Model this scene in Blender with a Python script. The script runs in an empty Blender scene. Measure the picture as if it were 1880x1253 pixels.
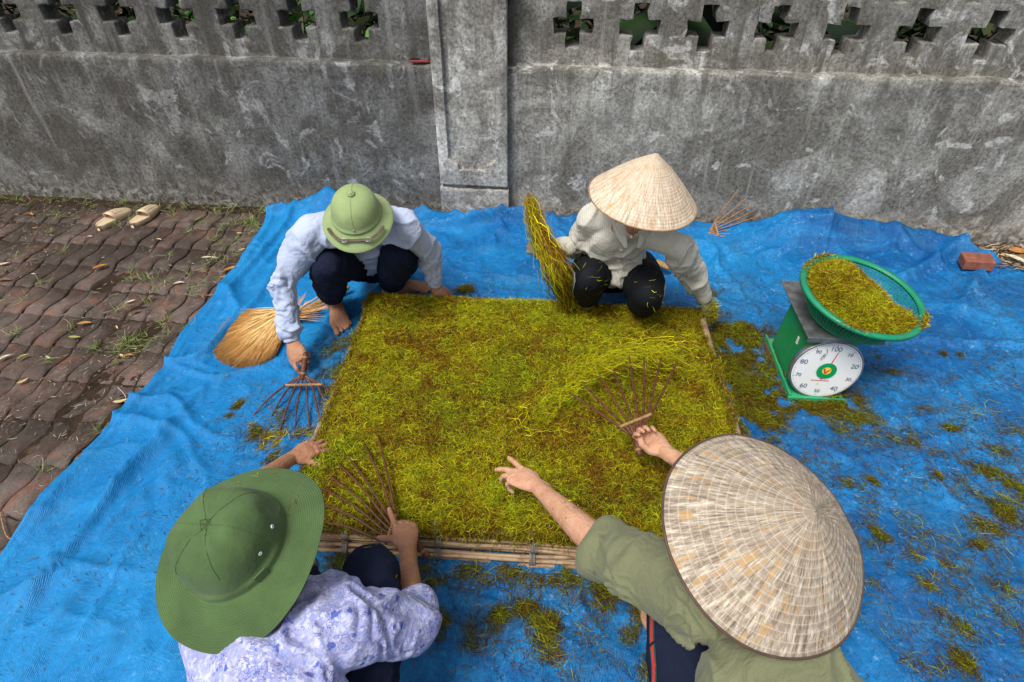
import bpy, bmesh, math, random
import numpy as np
from mathutils import Vector, Matrix, Quaternion
from mathutils.bvhtree import BVHTree
R_ = math.radians
rng = np.random.default_rng(7)
random.seed(7)
sc = bpy.context.scene
COL = sc.collection

# ------------------------------------------------------------------ camera
CAM_H, FPX, PITCH = 1.9, 1100.0, R_(40)
cd = bpy.data.cameras.new('camera'); cam = bpy.data.objects.new('camera', cd); COL.objects.link(cam)
cam.location = (0, 0, CAM_H); cam.rotation_euler = (R_(90) - PITCH, 0, 0)
cd.sensor_width = 36; cd.lens = FPX / 1880 * 36; cd.clip_start = .02; cd.clip_end = 200
sc.camera = cam
# ------------------------------------------------------------------ sky + sun (bright overcast)
SUN_EL, SUN_AZ = R_(60), R_(-138)      # azimuth from +Y towards +X
w = bpy.data.worlds.new("World"); sc.world = w; w.use_nodes = True
nt = w.node_tree; nt.nodes.clear()
sky = nt.nodes.new('ShaderNodeTexSky'); sky.sky_type = 'NISHITA'; sky.sun_disc = False
sky.sun_elevation = SUN_EL; sky.sun_rotation = SUN_AZ; sky.air_density = 1.0; sky.dust_density = 3.0
hs = nt.nodes.new('ShaderNodeHueSaturation'); hs.inputs['Saturation'].default_value = .22
bg = nt.nodes.new('ShaderNodeBackground'); bg.inputs['Strength'].default_value = .115
wo = nt.nodes.new('ShaderNodeOutputWorld')
nt.links.new(sky.outputs[0], hs.inputs['Color']); nt.links.new(hs.outputs[0], bg.inputs['Color']); nt.links.new(bg.outputs[0], wo.inputs['Surface'])
sl = bpy.data.lights.new('sun', 'SUN'); sl.energy = 2.5; sl.angle = R_(20); sl.color = (1, .96, .9)
so = bpy.data.objects.new('sun', sl); COL.objects.link(so)
so.rotation_euler = Vector((math.sin(SUN_AZ) * math.cos(SUN_EL), math.cos(SUN_AZ) * math.cos(SUN_EL), math.sin(SUN_EL))).to_track_quat('Z', 'Y').to_euler()
sc.view_settings.view_transform = 'Standard'; sc.view_settings.look = 'None'
sc.view_settings.exposure = .40; sc.view_settings.gamma = 1; sc.view_settings.use_curve_mapping = False
sc.cycles.max_bounces = 6

# ------------------------------------------------------------------ measuring helpers
_F = np.array([0, math.cos(PITCH), -math.sin(PITCH)]); _U = np.array([0, math.sin(PITCH), math.cos(PITCH)]); _R = np.array([1., 0, 0])
def P(x, y, z):
    "the point at height z that the photograph shows at pixel x, y"
    d = _R * (x - 940) / FPX + _F + _U * (627 - y) / FPX
    return np.array([0, 0, CAM_H]) + d * ((z - CAM_H) / d[2])
WPHI = R_(6); W0 = np.array([-.25, 3.53, 0.])
WS = np.array([math.cos(WPHI), -math.sin(WPHI), 0.]); WN = np.array([math.sin(WPHI), math.cos(WPHI), 0.])
def PWALL(x, y, off=0.):
    d = _R * (x - 940) / FPX + _F + _U * (627 - y) / FPX
    o = np.array([0, 0, CAM_H]); t = ((W0 + WN * off - o) @ WN) / (d @ WN)
    return o + d * t
def wall_y(x): return W0[1] - math.tan(WPHI) * (x - W0[0])
def V(*a): return np.array(a, float)
def unit(v): v = np.asarray(v, float); return v / (np.linalg.norm(v) + 1e-12)

# vectorised value noise
def _h(ix, iy, iz):
    n = (ix * 374761393 + iy * 668265263 + iz * 2147483647 + 12345) & 0xffffffff
    n = ((n ^ (n >> 13)) * 1274126177) & 0xffffffff
    return ((n ^ (n >> 16)) & 0xffff) / 32767.5 - 1
def vnoise(p):
    p = np.asarray(p, float); i = np.floor(p).astype(np.int64); f = p - i; f = f * f * (3 - 2 * f); r = 0
    for dx in (0, 1):
        wx = f[:, 0] if dx else 1 - f[:, 0]
        for dy in (0, 1):
            wy = f[:, 1] if dy else 1 - f[:, 1]
            for dz in (0, 1):
                wz = f[:, 2] if dz else 1 - f[:, 2]
                r = r + wx * wy * wz * _h(i[:, 0] + dx, i[:, 1] + dy, i[:, 2] + dz)
    return r
def fbm(p, o=3):
    r = 0; a = 1
    for k in range(o): r = r + a * vnoise(np.asarray(p) * 2 ** k + 17.3 * k); a *= .5
    return r

# ------------------------------------------------------------------ object helpers
def tag(o, label=None, cat=None, group=None, kind=None):
    for k, v in (('label', label), ('category', cat), ('group', group), ('kind', kind)):
        if v: o[k] = v
    return o
def empty(name, loc=(0, 0, 0), rz=0., **kw):
    o = bpy.data.objects.new(name, None); o.empty_display_size = .05; COL.objects.link(o)
    o.location = loc; o.rotation_euler = (0, 0, rz); return tag(o, **kw)
def mesh_np(name, v, f, mats, smooth=True, parent=None, col=None, midx=None, **kw):
    "v Nx3, f MxK array or list of tuples; one mesh object. Vertices are given in world space even when a parent is set"
    me = bpy.data.meshes.new(name); v = np.asarray(v, np.float32)
    if isinstance(f, np.ndarray):
        n, k = f.shape
        me.vertices.add(len(v)); me.vertices.foreach_set('co', v.ravel())
        me.loops.add(n * k); me.loops.foreach_set('vertex_index', f.astype(np.int32).ravel())
        me.polygons.add(n); me.polygons.foreach_set('loop_start', np.arange(0, n * k, k, dtype=np.int32))
        me.update(calc_edges=True)
    else:
        me.from_pydata([tuple(map(float, q)) for q in v], [], [tuple(map(int, q)) for q in f]); me.update()
    if smooth: me.polygons.foreach_set('use_smooth', np.ones(len(me.polygons), bool))
    if col is not None:
        a = me.color_attributes.new('tint', 'FLOAT_COLOR', 'POINT')
        c = np.ones((len(v), 4), np.float32); c[:, :3] = col; a.data.foreach_set('color', c.ravel())
    for m in (mats if isinstance(mats, (list, tuple)) else [mats]):
        me.materials.append(m)
    if midx is not None: me.polygons.foreach_set('material_index', np.asarray(midx, np.int32))
    return link(name, me, parent, **kw)
def link(name, me, parent=None, world=True, **kw):
    o = bpy.data.objects.new(name, me); COL.objects.link(o)
    if parent is not None:
        o.parent = parent
        if world: o.matrix_parent_inverse = mat_world(parent).inverted()
    return tag(o, **kw)
def mat_world(o):
    m = o.matrix_basis.copy()
    if o.parent: m = mat_world(o.parent) @ o.matrix_parent_inverse @ m
    return m
def copy_tree(o, parent=None):
    c = o.copy(); COL.objects.link(c)
    if parent: c.parent = parent
    for ch in [x for x in bpy.data.objects if x.parent == o]: copy_tree(ch, c)
    return c

class Soup:
    def __init__(s): s.v = []; s.f = []; s.n = 0; s.m = []
    def add(s, v, f, m=0):
        v = np.asarray(v, float); s.v.append(v); s.f += [tuple(int(i) + s.n for i in q) for q in f]; s.m += [m] * len(f); s.n += len(v)
    def tube(s, pts, rad, up=(0, 0, 1), seg=12, sub=4, caps='round', m=0, squash=None):
        pts = np.array(pts, float); rad = np.array([(r, r) if np.isscalar(r) else r for r in rad], float)
        if sub > 1 and len(pts) > 2:
            P4 = np.vstack([2 * pts[0] - pts[1], pts, 2 * pts[-1] - pts[-2]]); R4 = np.vstack([rad[0], rad, rad[-1]])
            op, orr = [], []
            for i in range(len(pts) - 1):
                for k in range(sub):
                    t = k / sub; h = np.array([-.5 * t + t * t - .5 * t ** 3, 1 - 2.5 * t * t + 1.5 * t ** 3, .5 * t + 2 * t * t - 1.5 * t ** 3, -.5 * t * t + .5 * t ** 3])
                    op.append(h @ P4[i:i + 4]); orr.append(np.maximum(h @ R4[i:i + 4], .2 * min(rad[i].min(), rad[i + 1].min())))
            op.append(pts[-1]); orr.append(rad[-1]); pts = np.array(op); rad = np.array(orr)
        elif sub > 1:
            t = np.linspace(0, 1, sub + 1)[:, None]; pts = pts[0] * (1 - t) + pts[1] * t; rad = rad[0] * (1 - t) + rad[1] * t
        if caps == 'round':
            d0 = unit(pts[0] - pts[1]); d1 = unit(pts[-1] - pts[-2]); a, b, ra, rb = pts[0], pts[-1], rad[0], rad[-1]
            A = [(a + d0 * ra.mean() * math.sin(q), ra * math.cos(q)) for q in (1.45, 1.1, .7, .35)]
            B = [(b + d1 * rb.mean() * math.sin(q), rb * math.cos(q)) for q in (.35, .7, 1.1, 1.45)]
            pts = np.vstack([[q[0] for q in A], pts, [q[0] for q in B]]); rad = np.vstack([[q[1] for q in A], rad, [q[1] for q in B]])
        n = len(pts); T = np.gradient(pts, axis=0); up = unit(up); ang = np.linspace(0, 2 * math.pi, seg, endpoint=False)
        vs = []; L = None
        for i in range(n):
            t = unit(T[i])
            if L is None:
                L = np.cross(t, up)
                if np.linalg.norm(L) < .05: L = np.cross(t, (1, .3, .2))
            else: L = L - t * (L @ t)
            L = unit(L); N = np.cross(L, t)
            vs.append(pts[i] + rad[i, 0] * np.outer(np.cos(ang), L) + rad[i, 1] * np.outer(np.sin(ang), N))
        f = [(i * seg + j, i * seg + (j + 1) % seg, (i + 1) * seg + (j + 1) % seg, (i + 1) * seg + j) for i in range(n - 1) for j in range(seg)]
        f += [tuple(range(seg - 1, -1, -1)), tuple((n - 1) * seg + j for j in range(seg))]
        s.add(np.vstack(vs), f, m)
    def ell(s, c, r, rot=None, m=0, nu=16, nv=10):
        c = np.array(c, float); th = np.linspace(0, 2 * math.pi, nu, endpoint=False); ph = np.linspace(.12, math.pi - .12, nv)
        v = np.array([[math.sin(p) * math.cos(t), math.sin(p) * math.sin(t), math.cos(p)] for p in ph for t in th]) * r
        if rot is not None: v = v @ np.array(rot)
        f = [(i * nu + j, (i + 1) * nu + j, (i + 1) * nu + (j + 1) % nu, i * nu + (j + 1) % nu) for i in range(nv - 1) for j in range(nu)]
        f += [tuple(range(nu)), tuple((nv - 1) * nu + j for j in range(nu - 1, -1, -1))]
        s.add(v + c, f, m)
    def box(s, c, r, rot=None, m=0):
        v = np.array([[x, y, z] for x in (-1, 1) for y in (-1, 1) for z in (-1, 1)], float) * r
        if rot is not None: v = v @ np.array(rot)
        s.add(v + np.array(c, float), [(0, 1, 3, 2), (4, 6, 7, 5), (0, 4, 5, 1), (2, 3, 7, 6), (0, 2, 6, 4), (1, 5, 7, 3)], m)
    def lathe(s, prof, seg=48, M=None, m=0, sx=1., fn=None, close=False):
        ang = np.linspace(0, 2 * math.pi, seg, endpoint=False)
        v = np.array([[r * math.cos(a) * sx, r * math.sin(a), z] for r, z in prof for a in ang])
        if fn is not None: v = fn(v)
        if M is not None: v = v @ np.array(M)[:3, :3].T + np.array(M)[:3, 3]
        n = len(prof)
        f = [(i * seg + j, i * seg + (j + 1) % seg, (i + 1) * seg + (j + 1) % seg, (i + 1) * seg + j) for i in range(n - 1) for j in range(seg)]
        if close: f += [((n - 1) * seg + j, (n - 1) * seg + (j + 1) % seg, (j + 1) % seg, j) for j in range(seg)]
        s.add(v, f, m)
    def arr(s): return np.vstack(s.v)
    def obj(s, name, mats, parent=None, smooth=True, **kw): return mesh_np(name, s.arr(), s.f, mats, smooth, parent, midx=s.m if max(s.m) else None, **kw)

def remesh(soup, voxel, smooth=3, fac=.6):
    "fuse a soup of closed tubes into one continuous skin -> (verts, quads)"
    me = bpy.data.meshes.new('tmp'); me.from_pydata([tuple(q) for q in soup.arr()], [], soup.f)
    o = bpy.data.objects.new('tmp', me); COL.objects.link(o)
    m = o.modifiers.new('r', 'REMESH'); m.mode = 'VOXEL'; m.voxel_size = voxel; m.adaptivity = 0
    if smooth: q = o.modifiers.new('s', 'SMOOTH'); q.factor = fac; q.iterations = smooth
    dg = bpy.context.evaluated_depsgraph_get(); e = o.evaluated_get(dg); r = bpy.data.meshes.new_from_object(e)
    n = len(r.vertices); v = np.zeros(n * 3, np.float32); r.vertices.foreach_get('co', v)
    k = len(r.polygons); f = np.zeros(k * 4, np.int32); r.loops.foreach_get('vertex_index', f)
    nn = np.zeros(n * 3, np.float32); r.vertex_normals.foreach_get('vector', nn)
    bpy.data.objects.remove(o); bpy.data.meshes.remove(me); bpy.data.meshes.remove(r)
    return v.reshape(-1, 3).astype(float), f.reshape(-1, 4), nn.reshape(-1, 3).astype(float)

# ------------------------------------------------------------------ materials
class Mat:
    def __init__(s, name, rough=.7, spec=.3):
        s.m = bpy.data.materials.new(name); s.m.use_nodes = True; s.t = s.m.node_tree; s.b = s.t.nodes['Principled BSDF']
        s.b.inputs['Roughness'].default_value = rough; s.b.inputs['Specular IOR Level'].default_value = spec
        s.tc = None
    def n(s, typ, **kw):
        o = s.t.nodes.new(typ)
        for k, v in kw.items():
            if k in o.inputs: o.inputs[k].default_value = v
            else: setattr(o, k, v)
        return o
    def l(s, a, b): s.t.links.new(a, b)
    def co(s, kind='Object', scale=None, rot=None, loc=None):
        if s.tc is None: s.tc = s.n('ShaderNodeTexCoord')
        o = s.tc.outputs[kind]
        if scale or rot or loc:
            mp = s.n('ShaderNodeMapping'); s.l(o, mp.inputs[0])
            if scale: mp.inputs['Scale'].default_value = scale
            if rot: mp.inputs['Rotation'].default_value = rot
            if loc: mp.inputs['Location'].default_value = loc
            o = mp.outputs[0]
        return o
    def noise(s, scale, detail=4, rough=.6, dist=0., vec=None, out='Fac'):
        o = s.n('ShaderNodeTexNoise'); o.inputs['Scale'].default_value = scale; o.inputs['Detail'].default_value = detail
        o.inputs['Roughness'].default_value = rough; o.inputs['Distortion'].default_value = dist
        s.l(vec if vec is not None else s.co(), o.inputs['Vector']); return o.outputs[out]
    def ramp(s, fac, stops, interp='LINEAR'):
        o = s.n('ShaderNodeValToRGB'); o.color_ramp.interpolation = interp; e = o.color_ramp.elements
        while len(e) < len(stops): e.new(.5)
        for q, (p, c) in zip(e, stops):
            q.position = p; q.color = (c, c, c, 1) if np.isscalar(c) else (*c, 1)
        s.l(fac, o.inputs[0]); return o.outputs[0]
    def mix(s, fac, a, b, mode='MIX'):
        o = s.n('ShaderNodeMix', data_type='RGBA', blend_type=mode)
        for sock, val in ((o.inputs[0], fac), (o.inputs[6], a), (o.inputs[7], b)):
            if isinstance(val, bpy.types.NodeSocket): s.l(val, sock)
            elif np.isscalar(val): sock.default_value = val if sock == o.inputs[0] else (val, val, val, 1)
            else: sock.default_value = (*val, 1)
        return o.outputs[2]
    def math(s, op, a, b=0., c=None):
        o = s.n('ShaderNodeMath', operation=op)
        for i, val in enumerate((a, b) if c is None else (a, b, c)):
            if isinstance(val, bpy.types.NodeSocket): s.l(val, o.inputs[i])
            else: o.inputs[i].default_value = val
        return o.outputs[0]
    def col(s, c):
        if isinstance(c, bpy.types.NodeSocket): s.l(c, s.b.inputs['Base Color'])
        else: s.b.inputs['Base Color'].default_value = (*c, 1)
        return s
    def rough(s, c): s.l(c, s.b.inputs['Roughness']); return s
    def bump(s, h, strength=.4, dist=.005):
        o = s.n('ShaderNodeBump'); o.inputs['Strength'].default_value = strength; o.inputs['Distance'].default_value = dist
        s.l(h, o.inputs['Height']); s.l(o.outputs[0], s.b.inputs['Normal']); return s
def plain(name, c, rough=.6, var=.15, scale=30, bump=.1, spec=.3, metal=0.):
    m = Mat(name, rough, spec); a = m.noise(scale, 5); c = np.array(c)
    m.col(m.ramp(a, [(.3, tuple(c * (1 - var))), (.7, tuple(np.minimum(c * (1 + var), 1)))]))
    if bump: m.bump(m.noise(scale * 4, 3), bump, .002)
    m.b.inputs['Metallic'].default_value = metal
    return m.m

def concrete(name, dark=1., tint=(1, 1, 1), base_z=0.):
    m = Mat(name, .92, .15); sep = m.n('ShaderNodeSeparateXYZ'); m.l(m.co(), sep.inputs[0])
    big = m.noise(1.6, 4, .6, .6); mid = m.noise(3.6, 9, .70, .35); fine = m.noise(55, 8, .80); grit = m.noise(190, 4, .8)
    T = lambda c: tuple(np.array(c) * dark * np.array(tint))
    c = m.ramp(mid, [(.30, T((.13, .127, .12))), (.46, T((.21, .207, .20))), (.57, T((.29, .29, .28))), (.72, T((.42, .42, .41)))])
    c = m.mix(m.ramp(big, [(.38, 0.), (.62, .75)]), c, T((.30, .305, .31)), 'SOFT_LIGHT')
    c = m.mix(m.ramp(m.noise(2.7, 5, .65, 1.4), [(.45, 0.), (.57, .74)]), c, T((.095, .09, .08)))            # dark mould areas
    c = m.mix(m.ramp(m.noise(5.3, 7, .62, 1.1, m.co(loc=(3, 1, 7))), [(.585, 0.), (.63, .6)]), c, T((.46, .465, .47)))  # lime patches, sharp edged
    streak = m.noise(14, 6, .7, .4, m.co(scale=(1.3, 1, .32), rot=(0, R_(8), 0)))
    c = m.mix(m.ramp(streak, [(.3, .0), (.75, .62)]), c, m.ramp(streak, [(.35, .2), (.72, .62)]), 'OVERLAY')
    c = m.mix(.85, c, m.ramp(fine, [(.34, .08), (.5, .5), (.68, .92)]), 'OVERLAY')
    c = m.mix(.5, c, m.ramp(grit, [(.3, .2), (.7, .8)]), 'OVERLAY')
    speck = m.ramp(m.noise(75, 5, .7), [(.30, 1.), (.37, 0.)])                                                # black mould specks
    c = m.mix(m.math('MULTIPLY', speck, m.ramp(m.noise(3.1, 4, .6, .3, m.co(loc=(9, 2, 1))), [(.45, 0.), (.6, .9)])), c, (.018, .017, .015))
    # damp, peeling foot of the wall
    foot = m.math('ADD', sep.outputs[2], m.math('MULTIPLY', m.noise(7, 6, .7), .34))
    fm = m.ramp(foot, [(.20, 1.), (.36, 0.)])
    c = m.mix(fm, c, m.ramp(m.noise(22, 8, .75, .8), [(.38, T((.05, .042, .034))), (.5, T((.19, .175, .155))), (.62, T((.42, .42, .42)))]))
    c = m.mix(m.ramp(foot, [(.10, .6), (.18, 0.)]), c, (.055, .05, .035))
    # rain streaks running down from the ledge and the coping
    rs = m.noise(9, 5, .65, .25, m.co(scale=(1.6, 1, .10))); zr = m.ramp(sep.outputs[2], [(.35, .0), (.90, .75)])
    c = m.mix(m.math('MULTIPLY', m.ramp(rs, [(.50, 0.), (.66, 1.)]), zr), c, T((.07, .068, .062)))
    c = m.mix(m.math('MULTIPLY', m.ramp(rs, [(.28, 1.), (.42, 0.)]), .35), c, T((.50, .50, .49)))
    gn = m.noise(4.1, 6, .7, .5, m.co(loc=(8, 8, 8))); c = m.mix(m.ramp(gn, [(.56, 0.), (.72, .3)]), c, (.14, .15, .08))
    # scratches
    vs = m.n('ShaderNodeTexVoronoi', feature='DISTANCE_TO_EDGE'); vs.inputs['Scale'].default_value = 3.
    wv = m.n('ShaderNodeVectorMath', operation='ADD'); m.l(m.co(rot=(0, R_(35), 0), scale=(1, 1, .35)), wv.inputs[0])
    nv = m.n('ShaderNodeVectorMath', operation='SCALE'); m.l(m.noise(6, 4, .6, out='Color'), nv.inputs[0]); nv.inputs['Scale'].default_value = .35; m.l(nv.outputs[0], wv.inputs[1])
    m.l(wv.outputs[0], vs.inputs['Vector'])
    crack = m.ramp(vs.outputs['Distance'], [(.0, 1.), (.006, 0.)])
    c = m.mix(m.math('MULTIPLY', crack, m.ramp(m.noise(2.2, 3), [(.5, 0.), (.6, .55)])), c, (.03, .03, .028))
    m.col(c)
    h = m.math('ADD', m.math('MULTIPLY', mid, .8), m.math('ADD', m.math('MULTIPLY', fine, .5), m.math('MULTIPLY', grit, .12)))
    m.bump(h, .5, .007); return m.m
M = {}
M['wall_left'] = concrete('weathered dark render', .80, (.995, .99, .985))
M['wall_right'] = concrete('weathered grey render', 1.30, (1.0, .98, .93))
M['pier'] = concrete('pale pier render', 1.6, (1, .985, .955))

def soil():
    m = Mat('damp soil', .9, .2); a = m.noise(9, 7, .7); b = m.noise(90, 5, .8)
    c = m.ramp(a, [(.3, (.014, .008, .005)), (.55, (.040, .024, .014)), (.75, (.075, .048, .030))])
    c = m.mix(.6, c, m.ramp(b, [(.3, .1), (.7, .9)]), 'OVERLAY'); m.col(c); m.bump(b, .8, .006); return m.m
M['soil'] = soil()
def paver():
    m = Mat('worn clay paver', .78, .3); oi = m.n('ShaderNodeObjectInfo')
    gm = m.n('ShaderNodeNewGeometry'); pos = gm.outputs['Position']
    base = m.ramp(oi.outputs['Random'], [(0., (.060, .046, .039)), (.3, (.092, .070, .060)), (.5, (.046, .036, .031)), (.7, (.105, .055, .042)), (1., (.076, .062, .054))])
    big = m.noise(2.1, 5, .6, .5, pos); mid = m.noise(16, 7, .7, .3, pos); fine = m.noise(150, 5, .8, 0, pos)
    c = m.mix(m.ramp(mid, [(.35, 0.), (.65, .75)]), base, (.175, .135, .115))
    c = m.mix(m.ramp(m.noise(11, 5, .65, .6, pos), [(.52, 0.), (.66, .75)]), c, (.21, .085, .055))
    c = m.mix(m.ramp(big, [(.40, 0.), (.56, .78)]), c, (.034, .024, .017))
    c = m.mix(.65, c, m.ramp(fine, [(.3, .12), (.7, .88)]), 'OVERLAY')
    c = m.mix(m.ramp(m.noise(75, 3, .6, 0, pos), [(.69, 0.), (.73, .55)]), c, (.42, .40, .37))
    # grey scuffs of lime on raised faces
    c = m.mix(m.ramp(m.noise(30, 8, .8, .4, pos), [(.55, 0.), (.72, .45)]), c, (.27, .25, .24))
    m.col(c); m.bump(m.math('ADD', m.math('MULTIPLY', mid, .7), m.math('MULTIPLY', fine, .4)), .7, .006)
    m.rough(m.ramp(mid, [(.3, .55), (.7, .9)])); return m.m
M['paver'] = paver()
def tarp():
    m = Mat('blue woven plastic tarpaulin', .42, .28)
    a = m.noise(1.1, 4, .6, .5); b = m.noise(7, 8, .7, .8); f = m.noise(60, 6, .75)
    c = m.ramp(a, [(.3, (.001, .070, .24)), (.5, (.003, .120, .35)), (.68, (.012, .22, .52))])
    pr = m.noise(4, 7, .72, 1.0, m.co(scale=(.6, 1.4, 1)))
    c = m.mix(m.ramp(pr, [(.5, 0.), (.72, .55)]), c, (.02, .29, .62))
    rub = m.noise(23, 9, .8, 1.2, m.co(scale=(.35, 1, 1), rot=(0, 0, R_(50))))
    c = m.mix(m.ramp(rub, [(.56, 0.), (.72, .5)]), c, (.09, .40, .70))
    rub2 = m.noise(20, 9, .8, .8, m.co(scale=(1.2, .25, 1), rot=(0, 0, R_(-4))))
    c = m.mix(m.ramp(rub2, [(.55, 0.), (.75, .42)]), c, (.006, .10, .36))
    c = m.mix(m.ramp(m.noise(130, 6, .8), [(.62, 0.), (.70, .6)]), c, (.30, .50, .66))
    # crease lines where the coating has whitened
    vs = m.n('ShaderNodeTexVoronoi', feature='DISTANCE_TO_EDGE'); vs.inputs['Scale'].default_value = 2.6
    wv = m.n('ShaderNodeVectorMath', operation='ADD'); m.l(m.co(), wv.inputs[0])
    nv = m.n('ShaderNodeVectorMath', operation='SCALE'); m.l(m.noise(3, 6, .7, out='Color'), nv.inputs[0]); nv.inputs['Scale'].default_value = .28; m.l(nv.outputs[0], wv.inputs[1])
    m.l(wv.outputs[0], vs.inputs['Vector'])
    cr = m.ramp(vs.outputs['Distance'], [(0., 1.), (.02, 0.)])
    c = m.mix(m.math('MULTIPLY', cr, m.ramp(f, [(.52, 0.), (.66, .38)])), c, (.4, .62, .8))
    c = m.mix(m.ramp(m.noise(34, 8, .8, 1.5, m.co(scale=(1, .4, 1), rot=(0, 0, R_(-52)), loc=(2, 2, 0))), [(.60, 0.), (.70, .5)]), c, (.40, .58, .70)); c = m.mix(m.ramp(m.noise(5, 6, .7, .5, m.co(loc=(4, 4, 0))), [(.50, 0.), (.75, .55)]), c, (.03, .09, .13))  # grime
    c = m.mix(.5, c, m.ramp(f, [(.3, .15), (.7, .85)]), 'OVERLAY'); sx = m.n('ShaderNodeSeparateXYZ'); m.l(m.co(), sx.inputs[0]); fade_light = m.ramp(m.math('MULTIPLY_ADD', sx.outputs[0], -.35, m.math('MULTIPLY', a, .5)), [(.25, 0.), (.62, .42)]); c = m.mix(fade_light, c, (.012, .28, .66))  # paler towards the left: worn fading plus brighter light, both put into the colour
    m.col(c)
    wvx = m.n('ShaderNodeTexWave', wave_type='BANDS', bands_direction='X'); wvx.inputs['Scale'].default_value = 70; wvx.inputs['Distortion'].default_value = 2.5; m.l(m.co(), wvx.inputs['Vector'])
    h = m.math('ADD', m.math('MULTIPLY', b, 1.8), m.math('ADD', m.math('MULTIPLY', f, .35), m.math('MULTIPLY', wvx.outputs['Fac'], .10)))
    m.bump(h, .75, .012); m.rough(m.ramp(b, [(.3, .32), (.7, .55)])); return m.m
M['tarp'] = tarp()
def tinted(name, rough=.7, spec=.25, amt=.25, scale=400, trans=0.):
    m = Mat(name, rough, spec); a = m.n('ShaderNodeAttribute', attribute_name='tint')
    m.col(m.mix(amt, a.outputs['Color'], m.ramp(m.noise(scale, 2), [(.3, .1), (.7, .9)]), 'OVERLAY'))
    if trans: m.b.inputs['Subsurface Weight'].default_value = 0
    return m.m
M['algae'] = tinted('damp algae strands', .75, .18)
M['plant'] = tinted('leaf green', .55, .3)
M['dry'] = tinted('dry plant matter', .8, .2)
def algae_bed():
    m = Mat('packed algae', .8, .2); a = m.noise(9, 7, .7, .5); b = m.noise(120, 6, .8, 1.5)
    c = m.ramp(a, [(.3, (.018, .018, .002)), (.5, (.045, .034, .003)), (.7, (.04, .018, .003))])
    c = m.mix(.9, c, m.ramp(b, [(.35, .02), (.65, .95)]), 'OVERLAY'); m.col(c); m.bump(b, 1., .01); return m.m
M['algae_bed'] = algae_bed()
def bamboo():
    m = Mat('split bamboo', .55, .35); oi = m.n('ShaderNodeObjectInfo')
    s = m.noise(3, 6, .7, .2, m.co(scale=(1, 60, 60))); b = m.noise(18, 6, .7, .4)
    c = m.ramp(s, [(.3, (.20, .115, .06)), (.5, (.42, .29, .17)), (.72, (.62, .50, .34))])
    c = m.mix(m.ramp(b, [(.45, 0.), (.62, .7)]), c, (.13, .055, .03)); c = m.mix(m.ramp(oi.outputs['Random'], [(0, 0.), (1, .35)]), c, (.22, .12, .07))
    m.col(c); m.bump(m.math('ADD', s, b), .5, .004); return m.m
M['bamboo'] = bamboo()
M['cane'] = plain('dark cane', (.105, .038, .020), .45, .5, 60, .3)
M['cane_mid'] = plain('tan cane', (.36, .17, .07), .45, .4, 60, .3)
M['cane_light'] = plain('cane binding', (.36, .21, .085), .5, .35, 80, .3)
M['wire'] = plain('binding wire', (.22, .2, .18), .4, .3, 90, .1, .5)
def skin(name, c, dark=.75):
    m = Mat(name, .52, .35); a = m.noise(14, 6, .65); b = m.noise(190, 4, .7); c = np.array(c)
    k = m.ramp(a, [(.3, tuple(c * [dark, dark * .88, dark * .82])), (.7, tuple(c))])
    k = m.mix(m.ramp(m.noise(55, 5, .7), [(.56, 0.), (.68, .4)]), k, tuple(c * [.62, .48, .40]))
    k = m.mix(m.ramp(m.noise(34, 5, .75, .5), [(.64, 0.), (.70, .5)]), k, (.12, .075, .02)); k = m.mix(m.ramp(m.noise(7, 5, .7, .4), [(.5, 0.), (.68, .35)]), k, (.26, .15, .05))
    m.col(k); m.bump(m.math('ADD', m.math('MULTIPLY', b, .6), m.math('ADD', m.noise(70, 4, .6, .8), m.math('MULTIPLY', m.noise(34, 4, .6, 2.0, m.co(scale=(1, .5, 1))), 1.6))), .6, .004)
    m.b.inputs['Subsurface Weight'].default_value = .08; m.b.inputs['Subsurface Radius'].default_value = (.02, .008, .004); m.b.inputs['Subsurface Scale'].default_value = .4
    return m.m
M['skin_tan'] = skin('tanned skin', (.46, .23, .14)); M['skin_light'] = skin('fair skin', (.66, .38, .25)); M['skin_mid'] = skin('skin', (.50, .26, .16))
def crease(m):
    a = m.noise(9, 3, .5, 1.6, m.co(scale=(1, 1, .8))); b = m.noise(19, 3, .5, 1.2, m.co(scale=(.8, 1, 1), loc=(3, 1, 2)))
    ra = m.math('POWER', m.math('SUBTRACT', 1., m.math('ABSOLUTE', m.math('MULTIPLY_ADD', a, 4., -2.))), 1.5); rb = m.math('POWER', m.math('SUBTRACT', 1., m.math('ABSOLUTE', m.math('MULTIPLY_ADD', b, 4., -2.))), 1.5)
    for q in (ra, rb): q.node.use_clamp = True
    return m.math('ADD', ra, m.math('MULTIPLY', rb, .45))
def fabric(name, c, rough=.9, var=.08, stripes=None, stain=0., bk=.55, sheen=.1):
    m = Mat(name, rough, .15); c = np.array(c); a = m.noise(7, 5, .6)
    k = m.ramp(a, [(.3, tuple(c * (1 - var))), (.7, tuple(np.minimum(c * (1 + var), .95)))])
    if stripes:
        wv = m.n('ShaderNodeTexWave', wave_type='BANDS', bands_direction='X'); wv.inputs['Scale'].default_value = stripes[0]; wv.inputs['Distortion'].default_value = .6; m.l(m.co(), wv.inputs['Vector'])
        k = m.mix(m.ramp(wv.outputs['Fac'], [(.5, 0.), (.9, stripes[1])]), k, tuple(c * .62))
    if stain: k = m.mix(m.ramp(m.noise(9, 7, .75, .6), [(.55, 0.), (.7, stain)]), k, tuple(c * [.62, .56, .45]))
    k = m.mix(.12, k, m.ramp(m.noise(500, 2), [(.3, .1), (.7, .9)]), 'OVERLAY')
    m.col(k); h = m.math('ADD', crease(m), m.math('MULTIPLY', m.noise(520, 2), .05)); m.bump(h, bk * .6, .009)
    m.b.inputs['Sheen Weight'].default_value = sheen; return m.m
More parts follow.
